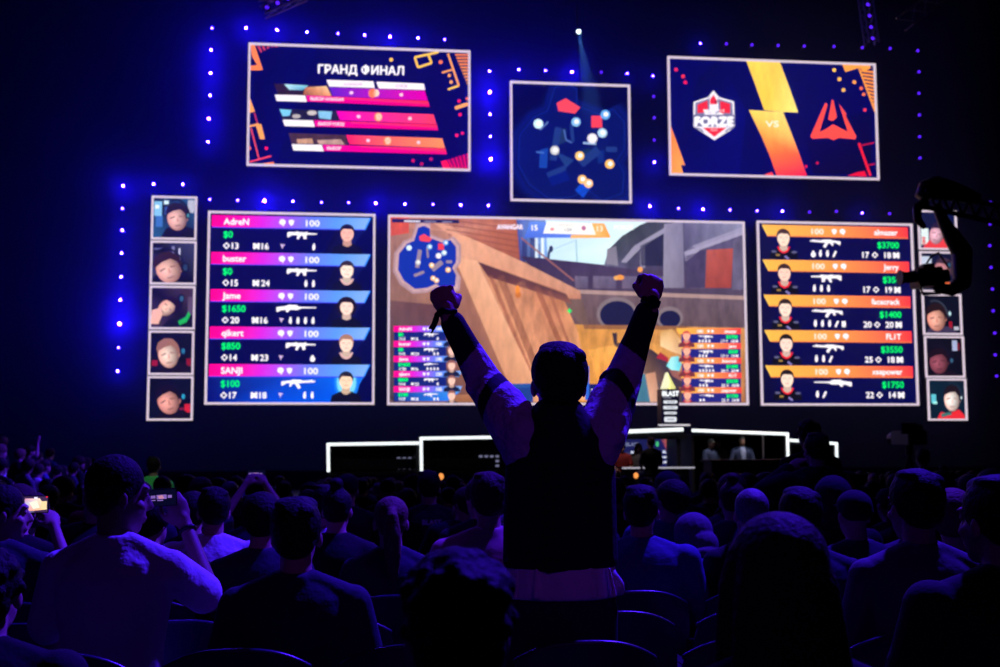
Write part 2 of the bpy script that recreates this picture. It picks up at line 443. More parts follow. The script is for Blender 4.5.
def paint_left_stats(p, cs):
    p.local(166, 191)
    p.rect_(0, 0, 166, 191, NV); p.up()
    p.poly([(0, 0), (60, 0), (0, 110)], [(6, 6, 60), NV, NV]); p.up()
    for i, (nm, mo, k, d, gn, nd, bomb) in enumerate(LEFTROWS):
        v = 2.2+37.6*i
        p.lay = 2
        if i == 4:
            p.poly([(0, v+12), (80, v+12), (157, v+12), (140, 191), (60, 191), (0, 191)], [(6, 20, 110), (10, 60, 190), (10, 110, 250), (0, 90, 240), (6, 70, 215), (4, 10, 110)])
            p.up(); p.line([(163, v), (141, 191)], 1.6, (30, 120, 255))
            for rr in (14, 12, 10.5): p.up(); p.ell(139.5, v+18, rr*.92, rr*1.25, {14: (20, 120, 250), 12: (50, 150, 255), 10.5: (120, 215, 255)}[rr])
        else:
            p.poly([(128, v+12), (157, v+12), (140, v+37), (116, v+37)], [(14, 10, 50), (10, 20, 90), (8, 14, 80), (4, 4, 50)])
        p.up(2)
        p.bar(2, 163, v, v+12.4, PK, 0, -6)
        p.up(); p.line([(2, v+12.4), (157, v+12.4)], 1.1, (60, 60, 240)); p.line([(163, v), (157, v+12.4)], 1.2, (20, 130, 255))
        p.up()
        p.text(nm, 14, v+9.4, 6.6, WH, bold=.03)
        icon_bubble(p, 73, v+6.2, 3.3); icon_shield(p, 82, v+6.4, 2.9)
        p.text('100', 97, v+9.6, 6.4, WH, bold=.032, w=13.5)
        p.text(mo, 14, v+22.6, 6.8, GR, bold=.032)
        w = 40 if gn == 'sniper' else (34 if gn == 'ak' else 30)
        gun(p, gn, 108-w, v+15, w)
        icon_diamond(p, 17, v+31, 3.6); p.text(k, 22.5, v+34, 6.4, WH, bold=.032)
        icon_x(p, 47, v+31, 2.8); p.text(d, 52.5, v+34, 6.4, WH, bold=.032)
        if i != 1: icon_key(p, 73.5, v+30.6)
        for q, ch in enumerate(reversed(nd)): icon_nade(p, 105-q*7.6, v+31.4, ch)
        skin = [(250, 185, 170), (255, 228, 212), (255, 218, 205), (255, 218, 200), (255, 215, 185)][i]
        bust(p, 139, v+16.5, 15, 17, skin, [(25, 18, 40), (50, 35, 50), (30, 16, 26), (170, 120, 100), (30, 25, 40)][i], (14, 12, 34), collar=(230, 180, 180) if i in (1, 3) else None, long=(i == 2))

def paint_right_stats(p, cs):
    p.local(156, 184)
    p.rect_(0, 0, 156, 184, NV); p.up()
    p.poly([(2, 0), (22, 30), (22, 184), (0, 184)], [(12, 10, 60), (10, 10, 70), NV, (6, 4, 40)]); p.up()
    for i, (nm, mo, k, d, gn, nd) in enumerate(RIGHTROWS):
        v = 2.0+35.9*i
        p.lay = 2
        p.bar(4, 153, v, v+11.4, OR, 5.5, 0); p.up()
        p.line([(4, v), (9.5, v+11.4)], 1, (255, 210, 90)); p.line([(9, v+11.4), (153, v+11.4)], .9, (255, 130, 60)); p.up()
        p.text(nm, 142, v+8.6, 6, WH, bold=.032, align='r', squash=.93)
        p.text('100', 54, v+8.8, 5.8, (255, 235, 225), bold=.032, w=12)
        icon_shield(p, 77, v+6, 2.7); icon_bubble(p, 85.5, v+5.8, 3)
        p.text(mo, 143, v+22, 6.5, GR, bold=.032, align='r')
        w = 38 if gn == 'sniper' else 31
        gun(p, gn, 52, v+14, w, flip=True)
        for q, ch in enumerate(nd): icon_nade(p, 55+q*7.2, v+29.2, ch)
        icon_x(p, 140, v+29.4, 2.8); p.text(d, 134.5, v+32.3, 6.2, WH, bold=.032, align='r')
        icon_diamond(p, 118, v+29.4, 3.4); p.text(k, 112, v+32.3, 6.2, WH, bold=.032, align='r')
        bust(p, 25, v+13.5, 14, 17, [(255, 220, 200), (255, 208, 192), (255, 222, 206), (255, 218, 205), (255, 222, 204)][i], [(70, 45, 40), (60, 35, 35), (50, 35, 35), (25, 15, 20), (30, 20, 25)][i], (10, 10, 20), collar=(240, 30, 50), trim=(90, 90, 130))
        p.lay += 4
        p.line([(17, v+31), (21, v+31)], 2, (150, 120, 60)); p.line([(26, v+32), (30, v+35)], 2, (130, 120, 190))

def mini_left(p):
    """the same five rows, small, over the game picture"""
    p.m = W; base = p.lay
    for i, (nm, mo, k, d, gn, nd, b) in enumerate(LEFTROWS):
        y = 326+15.05*i; sl = i*.0
        p.lay = base
        if i == 4: p.poly([(394, y+5), (461, y+5), (447, y+15), (394, y+15)], [(20, 50, 130), (60, 150, 240), (40, 120, 240), (16, 40, 130)])
        else: p.rect_(394, y+5, 446, y+14.6, (18, 34, 118))
        p.up()
        p.bar(393.5, 462 if i > 2 else 460, y, y+6, PK, 0, -3); p.up()
        p.text(nm, 399, y+4.6, 3.3, WH, bold=.032)
        p.text('100', 436, y+4.6, 3.2, WH, bold=.032); icon_bubble(p, 424, y+3, 1.5); icon_shield(p, 428, y+3, 1.4)
        p.text(mo, 398.5, y+10.2, 3.4, GR, bold=.07)
        gun(p, gn, 424, y+7, 14)
        icon_diamond(p, 400, y+12.8, 1.5); p.text(k, 402, y+14.4, 3, WH, bold=.032)
        icon_x(p, 412.5, y+12.8, 1.2); p.text(d, 415, y+14.4, 3, WH, bold=.032)
        for q, ch in enumerate(reversed(nd)): p.ell(437.6-q*3.4, y+12.8, 1, 1.6, WH, n=8)
        bust(p, 451.5, y+9.4, 8, 9, (250, 200, 185), (150, 95, 90), (20, 26, 60), long=(i == 2))
def mini_right(p):
    p.m = W; base = p.lay
    for i, (nm, mo, k, d, gn, nd) in enumerate(RIGHTROWS):
        y = 328.4+14.75*i; dx = .25*i
        p.lay = base
        p.rect_(681+dx, y+5, 740+dx*.6, y+14.6, (34, 36, 128)); p.up()
        p.bar(675.5+dx if i == 0 else 677.5+dx, 740.6+dx*.5, y, y+5.8, OR, 3, 0); p.up()
        p.text(nm, 736, y+4.6, 3.1, WH, bold=.032, align='r', squash=.9)
        p.text('100', 697+dx, y+4.6, 3.2, WH, bold=.032); icon_bubble(p, 712, y+3, 1.5); icon_shield(p, 708, y+3, 1.4)
        p.text(mo, 737+dx*.4, y+10.2, 3.3, GR, bold=.07, align='r')
        gun(p, gn, 698+dx, y+7, 14, flip=True)
        p.text(k, 724+dx, y+14.4, 3, WH, bold=.032, align='r'); icon_diamond(p, 726.4+dx, y+12.8, 1.4)
        p.text(d, 734+dx, y+14.4, 3, WH, bold=.032, align='r'); icon_x(p, 736.3+dx, y+12.8, 1.1)
        for q, ch in enumerate(nd): p.ell(699+dx+q*3.3, y+12.8, 1, 1.6, WH, n=8)
        bust(p, 686+dx, y+7.6, 8, 9, (255, 180, 155), (210, 90, 70), (120, 50, 60), collar=(230, 60, 60))

RADAR = [(418, 228), (424, 226), (430, 229), (430, 238), (443, 243), (450, 240), (456, 247), (456, 262), (452, 268), (456, 275), (455, 286), (444, 290), (436, 284), (427, 288), (415, 289), (404, 281), (398, 270), (399, 254), (407, 244), (414, 241)]
def paint_game(p, cs):
    p.m = W
    p.rect_(380, 210, 760, 420, (118, 88, 88), .12); p.up()
    # warm wall on the left, its shaded foot
    p.poly([(385, 215), (460, 215), (500, 300), (520, 400), (385, 400)], [(160, 112, 98), (190, 130, 105), (165, 110, 92), (130, 85, 75), (95, 72, 78)], .22); p.up()
    p.poly([(385, 300), (440, 305), (470, 400), (385, 400)], [(110, 76, 78), (105, 66, 70), (74, 55, 66), (66, 58, 72)], .15); p.up()
    p.poly([(440, 262), (456, 262), (518, 400), (452, 400)], [(150, 100, 88), (168, 112, 92), (150, 95, 76), (110, 72, 66)], .18); p.up()
    p.poly([(390, 215), (409, 215), (409, 233), (391, 236)], (205, 80, 60), .2)
    # boarded brick building
    p.poly([(409, 215), (522, 215), (523, 262), (470, 238), (452, 232), (409, 228)], [(190, 125, 95), (175, 92, 66), (160, 84, 62), (182, 108, 82), (205, 140, 115), (190, 130, 110)], .18); p.up()
    for k in range(7): p.line([(442+k*2, 219+k*5.2), (523, 230+k*6)], .8, (138, 70, 54))
    p.poly([(433, 223), (446, 221), (464, 238), (452, 236)], (214, 150, 125), .1)
    # sky and far city
    p.poly([(520, 215), (745, 215), (700, 226), (660, 224), (620, 246), (606, 266), (524, 262)], [(196, 226, 250), (200, 225, 238), (212, 236, 240), (226, 246, 250), (225, 246, 250), (208, 238, 246), (190, 222, 246)], .03); p.up()
    p.poly([(516, 215), (545, 215), (548, 262), (520, 262)], [(80, 96, 180), (120, 150, 215), (120, 160, 215), (56, 56, 118)], .3)
    for a, b, c_, d in ((522, 240, 527, 262), (530, 236, 535, 262), (538, 244, 541, 262)): p.rect_(a, b, c_, d, (40, 40, 96)); 
    p.up(); p.rect_(535, 238, 538, 258, (210, 225, 245)); p.rect_(541, 236, 544, 258, (226, 240, 250))
    p.line([(548, 262), (549, 252), (551, 248)], 2.4, (40, 50, 90)); p.ell(551, 249, 2, 3.4, (36, 44, 84))
    p.line([(576, 240), (577, 262)], 1.2, (150, 190, 200)); p.line([(552, 250), (576, 240)], .6, (150, 190, 210))
    # overpass across the middle
    p.poly([(520, 256), (605, 265), (745, 268), (745, 300), (560, 294)], [(58, 44, 78), (68, 54, 86), (72, 60, 92), (84, 70, 92), (70, 56, 84)], .2); p.up()
    for a, b in ((575, 588), (593, 616), (622, 640), (648, 664), (690, 706)): p.poly([(a, 276), (b, 276.6), (b, 289), (a, 288.4)], [(112, 100, 130), (100, 90, 120), (88, 76, 104), (108, 92, 118)], .25)
    # concrete structure on the right
    p.poly([(604, 266), (608, 250), (622, 236), (640, 225), (660, 217), (745, 217), (745, 272), (640, 270)], [(96, 92, 122), (70, 74, 88), (58, 66, 64), (60, 64, 66), (70, 70, 90), (96, 88, 120), (84, 74, 104), (70, 62, 92)], .3); p.up()
    p.poly([(606, 264), (607, 249), (616, 246), (618, 266)], (128, 122, 140), .15)
    p.poly([(621, 262), (634, 246), (664, 228), (664, 233), (640, 249), (626, 263)], (150, 144, 170), .1)
    p.poly([(640, 246), (663, 234), (663, 266), (641, 266)], (42, 40, 66), .2); p.rect_(640, 246, 645, 268, (132, 128, 152), .1)
    p.up(); p.poly([(664, 224), (683, 222), (684, 288), (663, 288)], [(148, 140, 168), (128, 122, 150), (120, 112, 138), (140, 132, 156)], .15)
    p.poly([(684, 222), (745, 218), (745, 230), (690, 250), (684, 252)], [(100, 94, 130), (150, 148, 180), (130, 130, 160), (90, 84, 116), (84, 78, 110)], .2)
    p.poly([(684, 252), (692, 246), (745, 226), (745, 234), (700, 250), (686, 262)], (160, 152, 182), .1)
    p.poly([(686, 256), (705, 250), (705, 288), (686, 288)], (70, 60, 92), .3)
    p.up(); p.poly([(706.5, 250), (733, 248.5), (731, 288), (705, 288)], [(176, 84, 74), (172, 78, 66), (150, 62, 58), (156, 68, 60)], .2)
    p.poly([(733, 240), (745, 238), (745, 290), (732, 290)], (98, 90, 118), .3)
    p.up(); p.ell(620, 277.5, 4, 2.6, (240, 150, 70)); p.ell(616, 278, 2.4, 2.2, (240, 170, 90)); p.ell(640, 269.6, 2.6, 2.6, (250, 160, 80))
    # ledge and tunnels
    p.poly([(560, 289), (745, 296), (745, 300), (560, 293)], (172, 140, 138), .12)
    p.poly([(560, 293), (745, 300), (745, 330), (575, 330)], [(112, 88, 96), (104, 86, 100), (92, 74, 84), (98, 72, 74)], .3); p.up()
    p.poly([(562, 300), (574, 292), (582, 300), (590, 328), (584, 330)], (112, 86, 82), .2)
    for cx, cy, rx, ry in ((617, 314, 20.5, 17), (669.5, 318, 13.5, 11.5)):
        p.ell(cx, cy, rx, ry, (128, 112, 120), .1); p.up(); p.ell(cx+.3, cy+1, rx-3, ry-3, (27, 27, 66)); p.lay -= 1
    p.up(2)
    # ground beyond
    p.poly([(575, 324.5), (745, 328), (745, 402), (575, 402)], [(210, 142, 72), (200, 140, 80), (170, 110, 70), (214, 140, 62)], .3); p.up()
    p.poly([(583, 324.6), (690, 326.4), (680, 330), (584, 329)], (150, 98, 66), .2)
    p.poly([(588, 350), (640, 340), (690, 352), (650, 380), (600, 388)], [(232, 162, 78), (226, 160, 84), (190, 130, 76), (226, 140, 54), (235, 150, 66)], .3)
    p.poly([(612, 333), (617, 333), (617, 343), (623, 343), (624, 350), (614, 346)], (60, 46, 60)); p.poly([(624, 336), (628, 336), (627, 350), (622, 346)], (66, 50, 62))
    # big leaning boards
    p.up(); p.poly([(452, 232), (470, 238), (523, 262), (580, 291), (581, 299), (560, 299), (500, 275), (452, 258)], [(226, 160, 128), (230, 165, 132), (214, 146, 112), (200, 140, 118), (180, 118, 98), (196, 128, 98), (214, 146, 116), (222, 160, 132)], .15)
    p.up(); p.line([(521, 238), (574, 281)], 1.6, (150, 96, 96))
    p.poly([(478, 262), (560, 291), (577, 330), (592, 400), (544, 400)], [(206, 140, 104), (186, 116, 84), (216, 148, 106), (236, 168, 120), (214, 146, 112)], .3); p.up()
    for (a, b), (c_, d), w_, cc in (((500, 276), (548, 398), 7, (168, 106, 80)), ((520, 282), (566, 398), 9, (196, 130, 98)), ((536, 286), (572, 372), 5, (160, 96, 72)), ((549, 291), (582, 380), 3, (170, 104, 78)), ((490, 275), (530, 372), 4, (176, 108, 82))):
        p.line([(a, b), (c_, d)], w_, cc, .35)
    p.poly([(478, 262), (566, 294), (572, 304), (530, 290), (488, 277)], [(84, 48, 54), (104, 64, 66), (140, 84, 74), (126, 72, 66), (96, 52, 54)], .15); p.up()
    p.ell(517.5, 290, 2.2, 4.6, (246, 140, 50)); p.ell(518, 295, 3, 3, (200, 110, 50))
    p.poly([(454, 257), (477, 261), (545, 402), (516, 402)], [(226, 164, 130), (238, 176, 142), (222, 156, 118), (206, 140, 106)], .14); p.up()
    # crosshair
    p.line([(567, 311), (571.6, 311)], 1.6, (10, 240, 110)); p.line([(569.3, 308.6), (569.3, 313.4)], 1.6, (10, 240, 110))
    # gun and arm
    p.poly([(640, 345), (652, 350), (690, 380), (690, 402), (660, 402), (636, 360)], [(70, 50, 62), (60, 46, 60), (80, 60, 72), (60, 50, 70), (70, 80, 92), (120, 86, 70)], .2); p.up()
    p.poly([(645, 374), (655, 372), (660, 402), (650, 402)], [(206, 150, 122), (186, 130, 108), (200, 150, 130), (216, 164, 140)], .15)
    p.poly([(634, 372), (645, 374), (650, 402), (632, 402)], (66, 116, 144), .15)
    p.poly([(660, 331), (672, 329), (684, 345), (684, 356), (672, 352), (660, 346)], [(206, 150, 84), (214, 160, 100), (236, 190, 150), (226, 176, 136), (236, 190, 146), (250, 210, 160)], .1)
    p.poly([(660, 352), (668, 358), (668, 362), (656, 358)], (170, 40, 60)); p.poly([(668, 368), (684, 372), (690, 386), (672, 376)], (150, 92, 86), .1)
    p.up(); p.poly([(666, 366), (671, 357), (678, 356), (682, 362), (679, 371), (671, 370)], [(100, 220, 236), (170, 236, 240), (90, 210, 226), (60, 190, 220), (110, 226, 240), (170, 240, 246)])
    # box and screen low in the middle
    p.poly([(510, 385), (533, 385), (533, 402), (508, 402)], (30, 62, 140), .1); p.poly([(509, 384), (588, 382), (588, 387), (509, 388)], (40, 84, 160), .1)
    p.rect_(585, 366, 589, 400, (46, 100, 215)); p.poly([(589, 384), (606, 384), (606, 402), (589, 402)], (20, 30, 100))
    p.up(); p.text('30', 591, 394, 5, WH, bold=.032)
    p.poly([(392, 396), (500, 394), (500, 402), (392, 402)], [(60, 46, 50), (206, 134, 92), (190, 120, 80), (50, 40, 50)], .2)
    # radar
    p.up(); cx, cy = 428, 260
    for k, cc in ((1.17, (176, 140, 150)), (1.1, (205, 165, 170))): p.poly([(cx+(x-cx)*k, cy+(y-cy)*k) for x, y in RADAR], cc, .1)
    p.up(); p.poly(RADAR, (18, 48, 165)); p.up()
    radar_marks(p, lambda x, y: (x, y), 1)
    # top bars
    p.up(); p.poly([(392, 219), (459, 220), (459, 223.6), (392, 222.6)], (24, 24, 78)); p.up()
    p.line([(404, 221.3), (420, 221.6)], 1.6, (220, 215, 235)); p.line([(424, 221.7), (436, 221.9)], 1.3, (130, 125, 160)); p.line([(442, 222), (452, 222.2)], 1.3, (130, 125, 160))
    p.text('AVANGAR', 497, 229.4, 4.8, (235, 215, 235), bold=.07, w=25.5)
    p.poly([(529.5, 221.8), (592, 223), (596, 235), (571, 238), (524, 238)], [(100, 140, 235), (120, 150, 240), (150, 180, 250), (90, 130, 235), (70, 105, 220)]); p.up()
    p.poly([(591, 223.4), (604, 223.8), (610.5, 237.8), (570, 238.4), (571, 235), (595, 235)], [(250, 180, 90), (245, 165, 70), (246, 160, 60), (245, 170, 90), (250, 190, 120), (250, 190, 110)]); p.up()
    p.poly([(546.5, 221.8), (591.5, 223.4), (595.5, 235), (543, 233.6)], (248, 246, 242)); p.up()
    p.text('15', 531.6, 230.6, 5.6, WH, bold=.032); p.text('13', 596.8, 231.4, 5.6, (255, 235, 215), bold=.032)
    p.text('1:24', 564, 231.6, 3.6, (130, 130, 160), bold=.02); p.text('MATCH 3 / 3', 558, 226.4, 2.2, (170, 165, 180), bold=.01)
    p.ell(552, 229.4, 2.2, 1.7, (240, 150, 160)); p.ell(583.4, 228.4, 2.3, 2.4, (190, 110, 150)); p.text('FORZE', 614, 229.8, 4.6, (240, 248, 250), bold=.06)
    p.up(); mini_left(p); mini_right(p)

def radar_marks(p, f, k):
    for x, y, c in ((424, 238, (240, 70, 80)), (442, 247, (240, 60, 70))):
        a = f(x, y)
        if x == 424: p.poly([f(419, 236.6), f(424, 234), f(432, 239), f(429, 242.4), f(420, 241)], c)
        else: p.poly([f(438, 243.6), f(443.6, 243.6), f(444, 250), f(438, 250)], c)
    p.up(2)
    for x, y, r, c in ((409, 248, 2.8, (205, 235, 250)), (418, 262.5, 2.6, (205, 205, 205)), (429.6, 247, 2.7, (130, 185, 235)), (445.6, 243, 2.8, (95, 165, 235)), (444, 253, 2.7, (180, 215, 240)), (438.5, 256, 2.9, (230, 225, 235)), (431.6, 265.5, 2.6, (250, 200, 110)), (448, 270, 2.7, (250, 190, 90)), (433, 278.4, 2.6, (250, 190, 100)), (436.4, 280.6, 2.6, (255, 195, 130))):
        a = f(x, y); p.ell(a[0], a[1], r*k, r*k, c, n=14)
        p.up(); p.ell(a[0]+.3*k, a[1]-.2*k, r*k*.5, r*k*.5, WH, n=10); p.lay -= 1
    p.lay -= 1
    for x0, y0, x1, y1, w_ in ((420, 250, 417, 268, 4), (427, 248, 428, 258, 2), (432, 270, 442, 262, 5), (414, 276, 424, 272, 3), (446, 262, 452, 262, 3)):
        p.line([f(x0, y0), f(x1, y1)], w_*k, (150, 130, 150) if k == 1 else (28, 52, 120))
    p.lay -= 1

def paint_map(p, cs):
    p.m = W
    p.rect_(500, 70, 640, 210, (2, 3, 46)); p.up()
    f = lambda x, y: (573+(x-428)*1.83, 145+(y-259.5)*1.83)
    cx, cy = 573, 143
    R2 = [f(x, y) for x, y in RADAR]
    for i, k in enumerate((1.22, 1.17, 1.12, 1.06)):
        p.poly([(cx+(x-cx)*k, cy+(y-cy)*k) for x, y in R2], [(3, 8, 62), (4, 14, 84), (5, 20, 100), (4, 12, 84)][i]); p.up()
    p.poly(R2, (4, 16, 92)); p.up()
    for q, cc in (([(540, 150), (548, 148), (547, 168), (539, 168)], (20, 64, 160)), ([(556, 130), (566, 128), (566, 142), (556, 146)], (26, 48, 90)), ([(575, 190), (584, 180), (592, 186), (583, 198)], (14, 70, 200)),
                  ([(545, 172), (566, 170), (570, 180), (552, 186)], (4, 24, 120)), ([(556, 152), (574, 160), (566, 168)], (28, 56, 120)), ([(576, 152), (590, 148), (592, 158), (578, 162)], (16, 44, 84)), ([(597, 152), (604, 150), (604, 162), (598, 164)], (12, 40, 120))):
        p.poly(q, cc)
    p.line(R2+[R2[0]], .8, (14, 44, 140))
    p.up(); p.line([(540, 130), (548, 122)], 1.4, (90, 120, 180)); p.line([(536, 152), (544, 153)], 1.4, (70, 110, 190)); p.line([(564, 130), (566, 140), (572, 143)], 1.6, (70, 100, 170)); p.line([(583, 143), (596, 144)], 2, (150, 180, 220))
    radar_marks(p, f, 1.75)

def paint_grand_final(p, cs):
    q = lambda x, y: (240+x/4.167, 30+y/4.167)
    p.m = lambda x, y: W(*q(x, y))
    p.rect_(0, 0, 1000, 667, (2, 3, 76)); p.up()
    p.poly([(60, 60), (320, 70), (150, 560), (60, 560)], [(4, 4, 60), (2, 4, 82), (3, 3, 90), (4, 3, 60)]); p.up()
    o1, o2, o3, yl, rd = (255, 130, 60), (255, 165, 80), (255, 110, 70), (255, 200, 70), (250, 30, 90)
    p.poly([(45, 60), (62, 65), (95, 165), (82, 168), (42, 168), (42, 150), (72, 146), (50, 110)], o1)
    for k in range(5): p.line([(75+k*20, 66+k*1), (90+k*14, 92-k*7)], 8, (200, 60, 80))
    p.poly([(40, 280), (62, 340), (40, 345)], o2); p.line([(60, 345), (75, 400)], 5, (200, 50, 90)); p.line([(40, 402), (78, 392)], 8, o2); p.poly([(66, 396), (88, 392), (104, 455), (84, 455)], o2)
    p.line([(46, 410), (80, 540)], 5, (255, 80, 80)); p.line([(40, 550), (130, 525)], 6, (250, 70, 80)); p.poly([(100, 555), (140, 550), (145, 564), (95, 563)], o1); p.ell(110, 493, 7, 7, rd); p.poly([(40, 480), (48, 498), (40, 500)], o3)
    # right ornaments
    p.line([(728, 114), (828, 92)], 9, yl); p.line([(728, 114), (742, 156)], 9, yl); p.line([(742, 156), (798, 138)], 9, yl); p.line([(798, 138), (784, 100)], 9, yl)
    p.line([(866, 98), (912, 232)], 8, o2); p.line([(912, 232), (866, 248)], 8, yl); p.line([(842, 178), (884, 166)], 7, o2)
    for k in range(13): p.line([(896+k*5.5, 104+k*13), (958, 104+k*13)], 7, (250, 130+k*3, 50))
    for x, y, r, c in ((630, 124, 8, yl), (836, 134, 8, (255, 120, 60)), (872, 190, 7, o2), (880, 217, 7, o2), (913, 296, 7, rd), (946, 286, 6, o3), (917, 353, 7, rd), (903, 439, 7, rd), (927, 430, 6, rd), (721, 545, 7, (200, 20, 90)), (796, 538, 7, (190, 20, 100)), (757, 558, 7, (190, 20, 90))): p.ell(x, y, r, r, c)
    p.line([(896, 326), (950, 308)], 14, o2)
    p.poly([(838, 548), (860, 542), (880, 580), (846, 578)], (255, 20, 80))
    for k in range(6): p.line([(868+k*16, 540-k*5), (890+k*13, 584)], 10, (215, 10, 90))
    p.up()
    p.text('ГРАНД ФИНАЛ', 326, 180, 36, WH, bold=.035, w=356, rot=.022)
    p.up(2)
    rows = [(360, 208, 775, 225, 145, 270, 795), (None, 0, 0, 0, 178, 374, 828), (None, 0, 0, 0, 215, 472, 866)]
    p.poly([(360, 208), (555, 214), (562, 242), (372, 236)], (250, 240, 250)); p.poly([(568, 216), (765, 224), (772, 250), (578, 244)], (250, 240, 250))
    p.up(); p.text('AVANGAR', 432, 232, 12, (200, 160, 200), bold=.02); p.text('FORZE', 650, 240, 12, (200, 160, 200), bold=.02); p.lay -= 1
    def row(x0, y0, x1, y1, xb, yb, cA, cB, txt, wtxt, img):
        # gradient band
        p.poly([(x0, y0), (x1, y1), (x1+12, y1+40), (x0+14, y0+38)], [cA, cB, cB, cA])
        p.poly([(xb+130, yb+2), (x1+13, y1+42), (x1+20, y1+66), (xb+136, yb+28)], [(240, 0, 150), (250, 40, 60), (240, 0, 120), (240, 0, 150)])
        p.up(); p.line([(x0+60, y0+40+8), (x1+16, y1+52)], 3, (255, 60, 100))
        p.poly([(xb, yb), (xb+126, yb+3), (xb+134, yb+30), (xb+8, yb+26)], (250, 242, 250))
        p.up(); p.text(txt, xb+148, yb+23, 13, (255, 225, 240), bold=.032, w=wtxt, rot=.02)
        mx = (x0+x1)/2+(-12 if img == 0 else -8); my = (y0+y1)/2+18
        p.ell(mx-7 if img == 0 else mx-20, my, 17, 19, (255, 120, 70)); p.ell(mx+8 if img == 0 else mx-18, my-1, 13, 15, (255, 215, 190))
        p.ell(x0+92, my-2, 8, 7, (255, 200, 240)); p.ell(x1-98, my+6, 8, 7, (255, 200, 220))
        p.lay -= 1
    row(372, 238, 770, 254, 145, 270, (100, 30, 200), (225, 0, 170), 'ВЫБОР AVANGAR', 140, 0)
    row(402, 338, 806, 352, 178, 374, (240, 0, 180), (255, 60, 90), 'ВЫБОР FORZE', 108, 1)
    row(442, 438, 842, 452, 215, 476, (255, 30, 100), (255, 140, 80), 'ВЫБОР', 58, 2)
    # little map photographs
    p.up()
    p.poly([(140, 224), (365, 234), (384, 276), (160, 270)], (46, 26, 40), .3); p.up(); p.poly([(184, 226), (285, 232), (262, 252), (205, 250)], [(190, 235, 250), (120, 200, 230), (70, 150, 190), (160, 210, 230)]); p.poly([(272, 240), (360, 234), (382, 276), (262, 272)], [(200, 120, 80), (250, 200, 150), (240, 160, 110), (140, 70, 50)], .3)
    p.lay -= 1; p.poly([(160, 328), (400, 338), (416, 378), (178, 372)], (34, 30, 56), .4); p.up(); p.poly([(164, 330), (215, 334), (206, 358), (178, 360)], (120, 200, 240)); p.poly([(325, 338), (384, 340), (378, 374), (330, 368)], (130, 190, 230), .2); p.ell(235, 360, 18, 9, (180, 170, 170)); p.ell(300, 346, 20, 10, (200, 190, 190))
    p.lay -= 1; p.poly([(203, 430), (440, 438), (452, 480), (215, 474)], (70, 44, 54), .4); p.up(); p.poly([(236, 456), (300, 452), (306, 474), (240, 474)], (200, 150, 120), .3); p.poly([(320, 460), (420, 456), (436, 478), (330, 476)], (190, 150, 140), .4)

